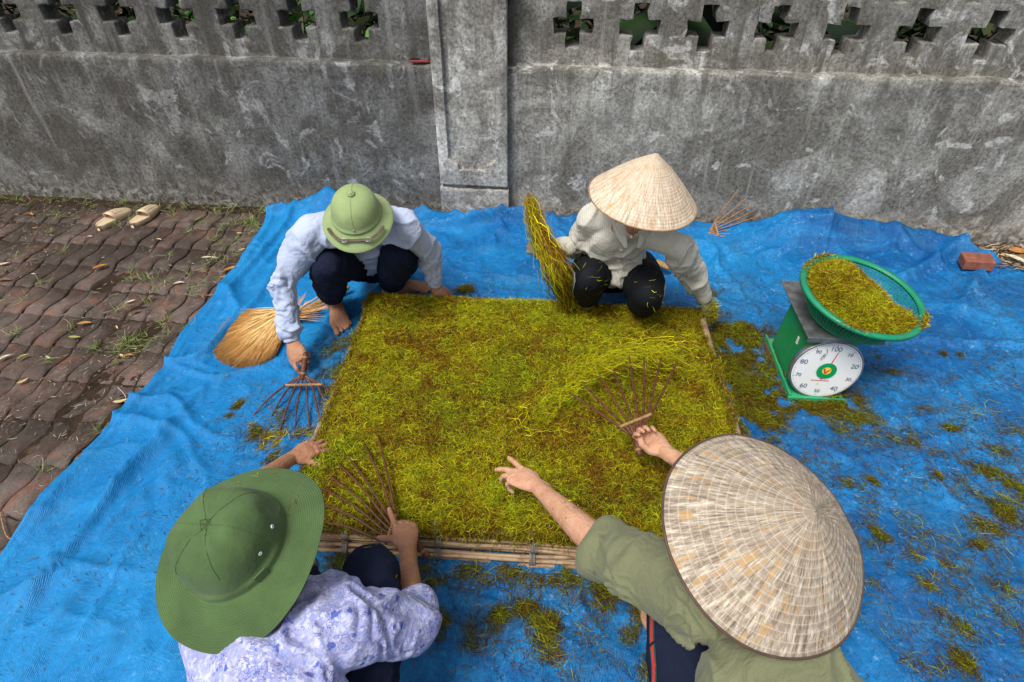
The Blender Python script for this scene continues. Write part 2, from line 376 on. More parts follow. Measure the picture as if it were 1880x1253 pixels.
M['shirt_blue'] = fabric('pale blue cotton', (.43, .49, .66), stain=.25)
M['shirt_cream'] = fabric('cream striped cotton', (.55, .53, .46), stripes=(38, .35), stain=.3)
M['shirt_olive'] = fabric('olive drill', (.165, .175, .098), var=.06)
M['navy'] = fabric('navy trousers', (.010, .014, .034), .9, sheen=0., bk=.35); M['black'] = fabric('black trousers', (.006, .007, .010), .75, sheen=0., bk=.25)
M['green_cloth'] = fabric('green cotton', (.076, .128, .048), .9, .24, stain=.3, bk=.16)
M['white_trim'] = fabric('white trim', (.62, .6, .68)); M['red_trim'] = fabric('red trim', (.55, .02, .03)); M['green_trim'] = fabric('dark green trim', (.01, .07, .05))
M['glove'] = fabric('muddy work glove', (.17, .15, .10), .9, .3, stain=.6)
def floral():
    m = Mat('lilac floral cotton', .88, .15)
    wv = m.n('ShaderNodeVectorMath', operation='ADD'); m.l(m.co(), wv.inputs[0])
    nv = m.n('ShaderNodeVectorMath', operation='SCALE'); m.l(m.noise(30, 3, .6, out='Color'), nv.inputs[0]); nv.inputs['Scale'].default_value = .05; m.l(nv.outputs[0], wv.inputs[1])
    def vor(scale, feat, vec):
        v = m.n('ShaderNodeTexVoronoi', feature=feat); v.inputs['Scale'].default_value = scale; m.l(vec, v.inputs['Vector']); return v
    e = vor(105, 'DISTANCE_TO_EDGE', wv.outputs[0]); c1 = vor(105, 'F1', wv.outputs[0]); sp = m.n('ShaderNodeSeparateColor'); m.l(c1.outputs['Color'], sp.inputs[0])
    lil = m.ramp(m.noise(9, 3), [(.3, (.30, .31, .56)), (.7, (.38, .39, .64))])
    c = m.mix(m.ramp(sp.outputs[0], [(.55, 0.), (.60, .7)]), lil, (.55, .57, .78))
    c = m.mix(m.ramp(sp.outputs[1], [(.70, 0.), (.74, .65)]), c, (.25, .31, .66))
    c = m.mix(m.math('MULTIPLY', m.ramp(e.outputs['Distance'], [(.02, 1.), (.09, 0.)]), m.ramp(m.noise(22, 4), [(.45, 0.), (.54, .8)])), c, (.05, .06, .20))
    c = m.mix(m.math('MULTIPLY', m.ramp(e.outputs['Distance'], [(.05, 1.), (.14, 0.)]), m.ramp(m.noise(18, 4, .6, 0, m.co(loc=(5, 5, 5))), [(.5, 0.), (.6, .5)])), c, (.66, .68, .84))
    fl = vor(27, 'F1', wv.outputs[0]); core = m.math('ADD', fl.outputs['Distance'], m.math('MULTIPLY', m.noise(90, 3), .5))
    sp2 = m.n('ShaderNodeSeparateColor'); m.l(fl.outputs['Color'], sp2.inputs[0])
    c = m.mix(m.math('MULTIPLY', m.ramp(core, [(.40, 1.), (.50, 0.)]), m.ramp(sp2.outputs[2], [(.45, 0.), (.5, .85)])), c, (.05, .09, .42))
    m.col(c); m.bump(crease(m), .30, .009); return m.m
M['shirt_floral'] = floral()
def palm_hat(name, c1, c2, patch, ang=110., rings=24.):
    m = Mat(name, .75, .2); sp = m.n('ShaderNodeSeparateXYZ'); m.l(m.co(), sp.inputs[0]); x, y, z = sp.outputs
    a = m.math('ARCTAN2', y, x); r = m.math('SQRT', m.math('ADD', m.math('MULTIPLY', x, x), m.math('MULTIPLY', y, y)))
    cx = m.n('ShaderNodeCombineXYZ'); m.l(m.math('MULTIPLY', m.math('COSINE', a), 9.), cx.inputs[0]); m.l(m.math('MULTIPLY', m.math('SINE', a), 9.), cx.inputs[1]); m.l(m.math('MULTIPLY', r, 13.), cx.inputs[2])
    leaf = m.noise(1.6, 8, .85, .15, cx.outputs[0]); cx2 = m.n('ShaderNodeCombineXYZ'); m.l(m.math('MULTIPLY', m.math('COSINE', a), 26.), cx2.inputs[0]); m.l(m.math('MULTIPLY', m.math('SINE', a), 26.), cx2.inputs[1]); m.l(m.math('MULTIPLY', r, 22.), cx2.inputs[2])
    fib = m.noise(1.5, 5, .8, .1, cx2.outputs[0])
    c = m.ramp(leaf, [(.32, tuple(np.array(c1) * .6)), (.45, c1), (.62, c2)])
    c = m.mix(.85, c, m.ramp(fib, [(.3, .12), (.48, .5), (.66, .9)]), 'OVERLAY')
    cx3 = m.n('ShaderNodeCombineXYZ'); m.l(m.math('MULTIPLY', m.math('COSINE', a), 7.), cx3.inputs[0]); m.l(m.math('MULTIPLY', m.math('SINE', a), 7.), cx3.inputs[1]); m.l(m.math('MULTIPLY', r, 16.), cx3.inputs[2])
    c = m.mix(m.ramp(m.noise(1.8, 3, .5, .1, cx3.outputs[0]), [(.61, 0.), (.64, .8)]), c, patch)
    rw = m.math('SINE', m.math('MULTIPLY', r, 2 * math.pi * rings / .21))
    c = m.mix(m.ramp(m.math('MULTIPLY_ADD', rw, .5, .5), [(.90, 0.), (.99, .30)]), c, (.66, .62, .55))
    c = m.mix(m.math('MULTIPLY', m.ramp(fib, [(.30, 1.), (.36, 0.)]), .6), c, (.07, .045, .03))
    m.col(c); h = m.math('ADD', m.math('MULTIPLY', fib, .8), m.math('ADD', m.math('MULTIPLY', leaf, .6), m.math('MULTIPLY', rw, .12))); m.bump(h, .7, .004); return m.m
M['hat_pale'] = palm_hat('bleached palm leaf', (.55, .42, .30), (.63, .535, .42), (.52, .32, .15))
M['hat_grey'] = palm_hat('weathered palm leaf', (.28, .22, .165), (.56, .49, .39), (.48, .30, .13), rings=15.)
M['rim_dark'] = plain('dark bamboo hoop', (.085, .055, .04), .5, .3, 40, .2); M['rim_tan'] = plain('bamboo hoop', (.30, .19, .11), .5, .3, 40, .2)
M['helmet'] = fabric('faded green canvas', (.27, .35, .155), .8, .16, stain=.45, bk=.06); M['leather'] = plain('brown leather strap', (.10, .072, .055), .6, .3, 50, .3)
M['metal'] = plain('dull steel', (.55, .55, .54), .35, .2, 40, .1, .5, .9); M['white'] = plain('white enamel', (.80, .81, .80), .25, .03, 8, 0., .5)
M['steel_plate'] = plain('scuffed steel plate', (.20, .205, .21), .42, .45, 22, .2, .5, .6)
def enamel(name, c, wear, dirt):
    m = Mat(name, .4, .45); k = m.mix(m.ramp(m.noise(11, 6, .7), [(.4, 0.), (.7, .5)]), c, tuple(np.array(c) * .6)); k = m.mix(m.ramp(m.noise(60, 8, .8, .6), [(.60, 0.), (.66, wear)]), k, (.16, .07, .035)); k = m.mix(m.ramp(m.noise(8, 8, .8), [(.5, 0.), (.72, dirt)]), k, (.10, .09, .03))
    m.col(k); m.rough(m.ramp(m.noise(30, 5), [(.3, .3), (.7, .65)])); m.bump(m.noise(60, 8, .8, .6), .15, .002); return m.m
M['scale_green'] = enamel('green enamel', (.008, .27, .085), .8, .4); M['scale_mint'] = enamel('worn mint base', (.03, .36, .16), .8, .7)
M['plastic_green'] = enamel('green plastic', (.004, .25, .125), .35, .55)
M['ink_blue'] = plain('ink', (.10, .16, .26), .5, .1, 9, 0.); M['ink_red'] = plain('red ink', (.62, .05, .07), .5, .1, 9, 0.); M['ink_green'] = plain('green ink', (.0, .30, .09), .45, .05, 9, 0.)
M['ink_yellow'] = plain('yellow ink', (.85, .62, .04), .45, .05, 9, 0.); M['ink_lime'] = plain('lime ink', (.5, .75, .3), .45, .05, 9, 0.)
M['brick'] = plain('red brick', (.24, .085, .055), .85, .4, 26, .5); M['slipper'] = plain('cream plastic', (.60, .47, .31), .5, .14, 25, .15)
M['phone_black'] = plain('black phone', (.012, .012, .014), .3, .1, 9, 0., .5); M['phone_red'] = plain('red phone case', (.32, .02, .03), .4, .1, 9, 0.); M['key'] = plain('phone key', (.18, .18, .2), .4, .1, 9, 0.)
M['hair'] = plain('black hair', (.012, .010, .009), .5, .3, 90, .4); M['scarf'] = fabric('red scarf', (.5, .02, .03)); M['nail'] = plain('nail', (.62, .36, .27), .35, .1, 60, 0.); M['wood'] = plain('worn wood', (.30, .16, .08), .7, .35, 30, .4)
M['eye'] = plain('eye', (.7, .68, .66), .2, .02, 9, 0.)
M['bark'] = plain('bark', (.035, .026, .017), .9, .4, 14, .6)  # bark darkened so that the shade behind the wall sits in its colour

# ================================================================== GROUND AND PAVEMENT
def grid(x0, x1, y0, y1, nx, ny):
    X, Y = np.meshgrid(np.linspace(x0, x1, nx), np.linspace(y0, y1, ny)); v = np.stack([X.ravel(), Y.ravel(), 0 * X.ravel()], 1)
    i = np.arange((nx - 1) * (ny - 1)); r = i // (nx - 1); c = i % (nx - 1); a = r * nx + c
    return v, np.stack([a, a + 1, a + nx + 1, a + nx], 1)
v, f = grid(-60, 60, -60, 60, 3, 3); v[:, 2] = -.05
g = mesh_np('ground', v, f, M['soil'], kind='structure', label='bare damp soil under and around the paving')
v, f = grid(-5, 3.8, -1.2, 3.9, 420, 250); v[:, 2] = -.0125 + .0055 * fbm(v * 4, 3) + .004 * fbm(v * 40, 2)
pavement = mesh_np('pavement', v, f, M['soil'], kind='structure', label='old brown pavement of wavy interlocking pavers with soil in the joints')

TARP_L = [P(*q, 0)[:2] for q in ((0, 1030), (90, 920), (150, 850), (200, 790), (300, 680), (345, 605), (400, 545), (440, 480), (500, 395))]
TARP_L = np.array([TARP_L[0] + (TARP_L[0] - TARP_L[1]) * 3.2] + TARP_L + [(-1.45, wall_y(-1.45) - .08)])
_o = np.argsort(TARP_L[:, 1]); TARP_L = TARP_L[_o]
def tarp_left(y): return np.interp(y, TARP_L[:, 1], TARP_L[:, 0])

PAV_D = unit(V(.085, .996, 0)); PAV_S = V(PAV_D[1], -PAV_D[0], 0)
PW_, PL_ = .112, .232
def paver_mesh(seed):
    r = np.random.default_rng(seed); n = 12; t = np.linspace(-1, 1, n)
    wob = lambda: r.normal(0, .0012, n)
    side = .013 * np.sin(t * math.pi)
    L = np.stack([-PW_ / 2 + .0028 + side + wob(), t * (PL_ / 2 - .003)], 1); Rr = np.stack([PW_ / 2 - .0028 + side + wob(), t * (PL_ / 2 - .003)], 1)
    u = np.linspace(0, 1, 5)[1:-1]
    top = np.stack([L[-1, 0] * (1 - u) + Rr[-1, 0] * u, PL_ / 2 - .003 + .007 * np.sin(u * 2 * math.pi)], 1)
    bot = np.stack([Rr[0, 0] * (1 - u) + L[0, 0] * u, -PL_ / 2 + .003 + .007 * np.sin((1 - u) * 2 * math.pi)], 1)
    o = np.vstack([L, top, Rr[::-1], bot]); c = o.mean(0); k = len(o)
    inner = c + (o - c) * [.93, .965]
    v = np.vstack([np.c_[o, np.full(k, -.03)], np.c_[o, np.full(k, -.004)], np.c_[inner, r.normal(.0015, .0008, k)], [[c[0], c[1], .0020]]])
    f = [(i, (i + 1) % k, k + (i + 1) % k, k + i) for i in range(k)] + [(k + i, k + (i + 1) % k, 2 * k + (i + 1) % k, 2 * k + i) for i in range(k)] + [(2 * k + i, 2 * k + (i + 1) % k, 3 * k) for i in range(k)]
    me = bpy.data.meshes.new('paver'); me.from_pydata([tuple(map(float, q)) for q in v], [], f); me.materials.append(M['paver'])
    for p in me.polygons: p.use_smooth = True
    return me
pms = [paver_mesh(k) for k in range(8)]
rest_pavers = []; npv = 0
cands = []
for i in range(-30, 34):
    for j in range(-20, 22):
        c = V(-2.0, 1.86, 0) + PAV_S * (i * PW_) + PAV_D * (j * PL_ + .002 * math.sin(j * 2.1))
        if c[0] > tarp_left(c[1]) + .16 or c[1] > wall_y(c[0]) - .11 or c[1] < -.4 or c[0] < -4.4: continue
        d = (c - [0, 0, CAM_H]) @ _F; px = 940 + FPX * c[0] / d
        cands.append((px < -90, math.hypot(c[0], c[1] - 0), i, j, c))
cands.sort(key=lambda q: (q[0], q[1]))
for k, (off, dist, i, j, c) in enumerate(cands):
    me = pms[(i * 7 + j * 3) % 8]; rz = math.atan2(PAV_D[1], PAV_D[0]) - math.pi / 2 + random.gauss(0, .012)
    tilt = (random.gauss(0, .012), random.gauss(0, .012)); z = -.002 + random.gauss(0, .0025) - .008 * max(0, vnoise(np.array([c * 2.2]))[0])
    if k < 300:
        o = link('paver', me, pavement, world=False); o.location = (c[0], c[1], z); o.rotation_euler = (*tilt, rz)
    elif k < 700: rest_pavers.append((me, c, rz, z, tilt))
if rest_pavers:
    S = Soup()
    for me, c, rz, z, tilt in rest_pavers:
        mm = Matrix.Translation((c[0], c[1], z)) @ Matrix.Rotation(rz, 4, 'Z')
        S.add([mm @ q.co for q in me.vertices], [tuple(p.vertices) for p in me.polygons])
    S.obj('pavers_beyond', M['paver'], pavement, kind='stuff')

# ================================================================== BOUNDARY WALL (local frame: x along the wall, y away from the camera, z up)
wall = empty('boundary_wall', tuple(W0), -WPHI, label='weathered grey rendered wall with a pier and rows of cross-shaped openings', cat='wall')
def wmesh(name, v, f, m, **kw):
    o = mesh_np(name, v, f, m, smooth=kw.pop('smooth', True), parent=None, **kw); o.parent = wall; return o
def slab_front(name, x0, x1, z0, z1, yf, yb, m, rough=.006, cell=.03, top_round=.012):
    "a rendered slab: uneven front, soft top edge, straight back"
    nx = int((x1 - x0) / cell) + 1; nz = int((z1 - z0) / cell) + 1
    X = np.linspace(x0, x1, nx); Z = np.concatenate([np.linspace(z0, z1 - top_round, nz), [z1 - top_round * .3, z1, z1]])
    vs = []
    for k, z in enumerate(Z):
        y = np.full(nx, yf)
        if k == nz: y = y + top_round * .3
        if k == nz + 1: y = y + top_round
        if k == nz + 2: y = np.full(nx, yb)
        vs.append(np.stack([X, y, np.full(nx, z)], 1))
    v = np.vstack(vs); nr = len(Z); w_ = np.ones(len(v)); w_[-nx:] = 0
    v[:, 1] += w_ * (rough * fbm(v * 3, 3) + rough * .35 * fbm(v * 17, 2))
    edge = np.abs(v[:, 2] - z1) < top_round * 1.01
    v[:, 2] += edge * .006 * fbm(v * [5, 1, 0] + 3, 3) + edge * .004 * vnoise(v * [28, 0, 0])
    f = [(r * nx + c, r * nx + c + 1, (r + 1) * nx + c + 1, (r + 1) * nx + c) for r in range(nr - 1) for c in range(nx - 1)]
    return wmesh(name, v, np.array(f), m)
PX0, PX1 = -.195, .235
slab_front('lower_panel', -8, PX0 + .01, -.1, .925, 0, .13, M['wall_left'])
slab_front('lower_panel', PX1 - .01, 7, -.1, .93, 0, .13, M['wall_right'])
# footing bulge at left
def lattice(name, x0, x1, z0, z1, holes, m, yf=.09, th=.14):
    rects = []
    for hx, hz in holes:
        a = .0385; rects += [(hx - a, hx + a, hz, hz + .232), (hx - .107, hx + .107, hz + .073, hz + .152)]
    xs = {x0, x1}; zs = {z0, z1}
    for r in rects: xs |= {r[0], r[1]}; zs |= {r[2], r[3]}
    def fill(s, st):
        s = sorted(q for q in s); o = [s[0]]
        for q in s[1:]:
            if q - o[-1] < 1e-4: continue
            k = int((q - o[-1]) / st); b = o[-1]
            for i in range(1, k + 1):
                p = b + (q - b) * i / (k + 1); o.append(p)
            o.append(q)
        return o
    X = fill([q for q in xs if x0 <= q <= x1], .05); Z = fill([q for q in zs if z0 <= q <= z1], .05)
    nx, nz = len(X), len(Z)
    hole = np.zeros((nz - 1, nx - 1), bool); cx = (np.array(X[1:]) + X[:-1]) / 2; cz = (np.array(Z[1:]) + Z[:-1]) / 2
    for r in rects: hole |= ((cx > r[0]) & (cx < r[1]))[None, :] & ((cz > r[2]) & (cz < r[3]))[:, None]
    bm = bmesh.new(); F = {}; Bk = {}
    jit = lambda x, z: (random.gauss(0, .0028), random.gauss(0, .0028))
    for k in range(nz):
        for i in range(nx):
            jx, jz = jit(X[i], Z[k]); F[i, k] = bm.verts.new((X[i] + jx, yf, Z[k] + jz)); Bk[i, k] = bm.verts.new((X[i] + jx, yf + th, Z[k] + jz))
    for k in range(nz - 1):
        for i in range(nx - 1):
            if hole[k, i]: continue
            bm.faces.new((F[i, k], F[i + 1, k], F[i + 1, k + 1], F[i, k + 1])); bm.faces.new((Bk[i, k], Bk[i, k + 1], Bk[i + 1, k + 1], Bk[i + 1, k]))
            for di, dk, a, b in ((-1, 0, (i, k), (i, k + 1)), (1, 0, (i + 1, k + 1), (i + 1, k)), (0, -1, (i + 1, k), (i, k)), (0, 1, (i, k + 1), (i + 1, k + 1))):
                ii, kk = i + di, k + dk
                if ii < 0 or kk < 0 or ii >= nx - 1 or kk >= nz - 1 or hole[kk, ii]: bm.faces.new((F[a], Bk[a], Bk[b], F[b]))
    bmesh.ops.delete(bm, geom=[q for q in bm.verts if not q.link_faces], context='VERTS')
    bmesh.ops.recalc_face_normals(bm, faces=bm.faces)
    me = bpy.data.meshes.new(name); bm.to_mesh(me); bm.free(); me.materials.append(m)
    o = bpy.data.objects.new(name, me); COL.objects.link(o); o.parent = wall
    q = o.modifiers.new('b', 'BEVEL'); q.width = .009; q.segments = 3; q.limit_method = 'ANGLE'; q.angle_limit = R_(40)
    for p in me.polygons: p.use_smooth = True
    return o
SP = .3535
lh = [(-.609 - SP * .985 * k * 1.025, 1.012) for k in range(14)] + [(-.609 + SP / 2 - SP * 1.01 * k, 1.27) for k in range(1, 14)]
rh = [(.573 + SP * k, 1.012) for k in range(13)] + [(.573 + SP / 2 + SP * k + .03, 1.268) for k in range(13)]
lattice('pierced_panel', -6, PX0 + .01, .88, 1.54, lh, M['wall_left'])
lattice('pierced_panel', PX1 - .01, 6, .88, 1.54, rh, M['wall_right'])
for a, b, m in ((-6, PX0 + .01, 'wall_left'), (PX1 - .01, 6, 'wall_right')):
    S = Soup(); S.box(((a + b) / 2, .16, 1.575), ((b - a) / 2, .11, .035)); o = wmesh('coping', S.arr(), S.f, M[m], smooth=False)
# pier
slab_front('pier_core', PX0 + .012, PX1 - .012, -.1, 1.62, -.032, .2, M['pier'], .003, .02)
S = Soup(); S.box(((PX0 + PX1) / 2, .085, .76), ((PX1 - PX0) / 2 - .014, .112, .86)); wmesh('pier_side', S.arr(), S.f, M['pier'], smooth=False)
slab_front('pier_plinth', PX0, PX1, -.1, .225, -.058, .0, M['pier'], .004, .02)
def pier_frame():
    "raised border round a sunk panel with clipped corners"
    x0, x1, zb, zt = PX0 + .004, PX1 - .004, .245, 1.62; a, b, c, d = -.128, .160, .345, 1.7
    out = [(x0, zb), (x1, zb), (x1, zt), (x0, zt)]
    inn = [(a, c + .075), (a + .03, c + .045), (a + .055, c + .035), (a + .06, c), (b - .06, c), (b - .055, c + .035), (b - .03, c + .045), (b, c + .075), (b, zt), (a, zt)]
    bm = bmesh.new()
    o = [bm.verts.new((p[0], -.060, p[1])) for p in out]; i = [bm.verts.new((p[0], -.060, p[1])) for p in inn]
    fs = [(o[0], i[0], i[9], o[3]), (o[0], o[1], i[4], i[3]), (o[0], i[3], i[2], i[1], i[0]), (o[1], i[7], i[6], i[5], i[4]), (o[1], o[2], i[8], i[7])]
    for f_ in fs: bm.faces.new(f_)
    r = bmesh.ops.extrude_face_region(bm, geom=bm.faces[:]); bmesh.ops.translate(bm, vec=(0, .04, 0), verts=[q for q in r['geom'] if isinstance(q, bmesh.types.BMVert)])
    bmesh.ops.recalc_face_normals(bm, faces=bm.faces)
    me = bpy.data.meshes.new('pier_moulding'); bm.to_mesh(me); bm.free(); me.materials.append(M['pier'])
    ob = bpy.data.objects.new('pier_moulding', me); COL.objects.link(ob); ob.parent = wall
    q = ob.modifiers.new('b', 'BEVEL'); q.width = .007; q.segments = 3
    S = Soup(); k = -.045
    S.tube([(a + .035, k, zt), (a + .035, k, c + .11)], [.004, .004], sub=1, seg=6); S.tube([(b - .035, k, zt), (b - .035, k, c + .11)], [.004, .004], sub=1, seg=6)
pier_frame()

# ================================================================== TARPAULIN
def tarp_mesh():
    nu, nv = 470, 380; y0, y1 = -.75, 3.9
    vv = np.linspace(0, 1, nv); uu = np.linspace(0, 1, nu)
    XR = 3.35
    # back edge: x -> (distance kept from the wall, height reached up the wall)
    bx = np.array([-1.5, -1.32, -1.2, -1.05, -.9, -.6, -.3, .0, .25, .6, 1.0, 1.3, 1.55, 1.68, 1.9, 2.1, 2.3, 2.5, 2.62, 2.75, 2.9, 3.4])
    gap = np.array([.10, .05, .02, .03, .07, .05, .075, .07, .065, .03, .05, .05, .035, .015, .015, .02, .03, .03, .06, .24, .34, .45])
    bz = np.array([.02, .10, .16, .11, .05, .05, .045, .045, .05, .10, .06, .06, .07, .14, .15, .12, .08, .08, .06, .03, .01, .01])
    V_ = np.zeros((nv, nu, 3))
    for i in range(nv):
        # rows follow the left edge polyline from front to back
        t = vv[i]
        yb = None
        yl = y0 + (wall_y(-1.45) - .1 - y0) * t; xl = tarp_left(yl) if yl < 3.45 else tarp_left(yl)
        x = xl + (XR - xl) * uu; yback = wall_y(x) - np.interp(x, bx, gap)
        yfront = y0 + 0 * x
        y = yfront + (yback - yfront) * t
        y[0] = yl if abs(yl - y[0]) < .2 else y[0]
        xl2 = tarp_left(y); k = np.clip(1 - uu * 5, 0, 1)
        x = x + (xl2 - xl) * k * 0
        dist = (yback - y); h = np.interp(x, bx, bz)
        run = .30 + .1 * np.sin(x * 2); q = np.clip(1 - dist / run, 0, 1); z = h * (q * q * (3 - 2 * q))
        V_[i, :, 0] = x; V_[i, :, 1] = y; V_[i, :, 2] = z
    v = V_.reshape(-1, 3); p2 = v.copy(); p2[:, 2] = 0
    d_left = (v[:, 0] - tarp_left(v[:, 1]))
    z = .006 + .006 * (fbm(p2 * 2.2, 3) * .5 + .5) + .0035 * fbm(p2 * [16, 9, 1], 3)
    # crumple: ridged noise, stronger near edges and the back
    rd = 1 - np.abs(fbm(p2 * [3.1, 2.0, 1] + fbm(p2 * 1.3, 2)[:, None] * .9, 2)); amp = .012 + .018 * np.clip((v[:, 1] - 2.6), 0, 1) + .010 * np.exp(-(d_left / .3) ** 2)
    z += 1.6 * amp * np.clip(rd, 0, 1) ** 6
    rd2 = 1 - np.abs(fbm(p2 * [9, 5, 1] + 31 + fbm(p2 * 4, 2)[:, None] * .6, 2)); z += .011 * np.clip(rd2, 0, 1) ** 5
    def fold(pts, amp_, wd, asym=0.):
        pts = [P(*q, 0)[:2] for q in pts]; best = np.full(len(v), 9.); sg = np.zeros(len(v)); al = np.zeros(len(v))
        L = 0; tot = sum(np.linalg.norm(np.subtract(b, a)) for a, b in zip(pts, pts[1:]))
        for a, b in zip(pts, pts[1:]):
            a = np.array(a); b = np.array(b); e = b - a; ln = np.linalg.norm(e); e = e / ln; r = v[:, :2] - a; t = np.clip(r @ e, 0, ln); dd = r - t[:, None] * e
            d = np.linalg.norm(dd, axis=1); s = np.sign(dd @ np.array([-e[1], e[0]])); m = d < best; best[m] = d[m]; sg[m] = s[m]; al[m] = (L + t[m]) / tot; L += ln
        wv_ = wd * (1 + .5 * asym * sg); return 1.7 * amp_ * np.exp(-(best / wv_) ** 2) * np.clip(np.sin(np.clip(al, .02, .98) * math.pi), .15, 1) ** .5
    for a in (([(60, 1110), (150, 1000), (240, 870), (340, 760), (390, 700)], .020, .022), ([(0, 1180), (90, 1050), (190, 920), (330, 790)], .014, .03), ([(170, 1010), (240, 930), (330, 860)], .010, .02),
              ([(330, 690), (400, 640), (470, 560), (520, 480)], .013, .02), ([(300, 668), (400, 700), (560, 650)], .010, .015), ([(410, 560), (480, 470), (560, 380)], .02, .018),
              ([(460, 520), (520, 450), (580, 400)], .014, .02), ([(600, 590), (700, 540), (760, 500), (800, 470)], .022, .018), ([(540, 700), (600, 640), (690, 560)], .012, .016),
              ([(745, 418), (850, 424), (960, 412), (1070, 395)], .035, .022), ([(1400, 622), (1560, 628), (1700, 632), (1990, 640)], .014, .022), ([(1505, 400), (1512, 470)], .016, .012),
              ([(1600, 430), (1700, 480), (1810, 560), (1900, 640)], .02, .03), ([(1650, 520), (1740, 470), (1800, 440)], .03, .035), ([(1740, 600), (1790, 520), (1812, 460)], .022, .03),
              ([(1300, 470), (1450, 440), (1600, 450)], .012, .03), ([(1380, 560), (1440, 520)], .01, .02), ([(800, 500), (950, 520), (1020, 500)], .010, .02), ([(1400, 760), (1600, 790), (1880, 740)], .007, .02),
              ([(100, 1035), (200, 1050), (290, 1060)], .006, .012), ([(1560, 850), (1750, 800), (1900, 810)], .006, .02), ([(1300, 470), (1340, 520), (1400, 600)], .01, .018)):
        z += fold(*a)
    # straight crease lines from how the sheet was folded, and short sharp random creases
    cr_ = np.random.default_rng(5)
    for k in range(60):
        c0 = np.array([cr_.uniform(-1.6, 3.0), cr_.uniform(.4, 3.2)]); an_ = cr_.normal(.9, .7); L_ = cr_.uniform(.10, .38); e_ = np.array([math.cos(an_), math.sin(an_)]); rr_ = v[:, :2] - c0; al_ = rr_ @ e_; dd_ = rr_ @ np.array([-e_[1], e_[0]]) + .03 * np.sin(al_ * 9 + k); z += cr_.uniform(.005, .014) * np.exp(-np.abs(dd_) / .010) * np.exp(-(al_ / L_) ** 4)
    hem = np.exp(-(d_left / .012) ** 2); z += .006 * hem; z += .010 * np.exp(-((d_left - .035) / .012) ** 2)
    x_in = v[:, 0].copy()
    v[:, 2] = np.maximum(v[:, 2], 0) + z
    # wavy left edge
    e = np.exp(-(d_left / .12) ** 2); v[:, 0] += e * .012 * fbm(p2 * [0, 5, 0] + 7, 3)
    i = np.arange((nu - 1) * (nv - 1)); r = i // (nu - 1); c = i % (nu - 1); a = r * nu + c
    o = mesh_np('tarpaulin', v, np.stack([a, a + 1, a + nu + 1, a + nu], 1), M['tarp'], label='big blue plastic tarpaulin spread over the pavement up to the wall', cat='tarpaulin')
    md = o.modifiers.new('s', 'SOLIDIFY'); md.thickness = .0016; md.offset = -1
    return o, v
tarp_o, TV = tarp_mesh()
from mathutils.kdtree import KDTree
_kd = None
_bt = BVHTree.FromPolygons([tuple(q) for q in TV], [tuple(int(k) for k in p.vertices) for p in tarp_o.data.polygons])
def tarp_z(x, y):
    h = _bt.ray_cast(Vector((x, y, 2)), Vector((0, 0, -1)))
    return h[0].z if h[0] else 0.
def PT(x, y, dz=0.):
    "the point of the tarp (plus dz) seen at pixel x, y"
    d = _R * (x - 940) / FPX + _F + _U * (627 - y) / FPX
    h = _bt.ray_cast(Vector((0, 0, CAM_H)), Vector(d).normalized())
    q = P(x, y, 0) if h[0] is None else np.array(h[0]); return q + [0, 0, dz]

# ================================================================== STRANDS
def strands(name, c, ang, length, width, curl, colr, mat, K=5, pitch=.25, zlift=.0, parent=None, elev0=None, **kw):
    "thin curved ribbons: c Nx3 starts, ang heading, curl total turn"
    N = len(c); t = np.linspace(0, 1, K); hd = ang[:, None] + curl[:, None] * t + rng.normal(0, .25, (N, K)).cumsum(1) * .5
    el = (rng.normal(0, pitch, (N, 1)) if elev0 is None else elev0[:, None]) + rng.normal(0, pitch, (N, K)) ; st = length[:, None] / (K - 1)
    dx = np.stack([np.cos(hd) * np.cos(el), np.sin(hd) * np.cos(el), np.sin(el)], -1) * st[..., None]
    p = c[:, None, :] + np.concatenate([np.zeros((N, 1, 3)), dx[:, :-1].cumsum(1)], 1); p = p - (p.mean(1, keepdims=True) - c[:, None, :])
    if zlift is not None: p[..., 2] = np.maximum(p[..., 2], zlift if np.isscalar(zlift) else np.asarray(zlift)[:, None])
    ro = rng.uniform(-.9, .9, (N, 1)); n = np.stack([-np.sin(hd) * np.cos(ro), np.cos(hd) * np.cos(ro), np.sin(ro) + 0 * hd], -1)
    wd = width[:, None] * np.array([.5] + [1.] * (K - 2) + [.35]); a = p - n * wd[..., None] / 2; b = p + n * wd[..., None] / 2
    v = np.stack([a, b], 2).reshape(-1, 3); base = (np.arange(N) * 2 * K)[:, None] + 2 * np.arange(K - 1)[None]; base = base.ravel()
    f = np.stack([base, base + 1, base + 3, base + 2], 1)
    return mesh_np(name, v, f, mat, smooth=True, col=np.repeat(colr, 2 * K, 0), parent=parent, **kw)
PAL = np.array([(.26, .25, .006), (.37, .36, .008), (.47, .46, .012), (.15, .19, .006), (.20, .29, .010), (.15, .070, .006), (.06, .026, .005), (.25, .120, .006), (.52, .50, .03)])
def algae_cols(n, warm):
    "warm 0..1 per strand: share of brown strands"
    g = PAL[rng.choice([0, 1, 2, 3, 4, 8], n, p=[.26, .26, .14, .14, .14, .06])]; b = PAL[rng.choice([5, 6, 7, 0], n, p=[.35, .25, .3, .1])]
    k = rng.random(n) < warm; c = np.where(k[:, None], b, g) * rng.uniform(.30, 1.0, (n, 1)) ** 1.0 * 1.62 * V(1.04, 1.0, .45); return c

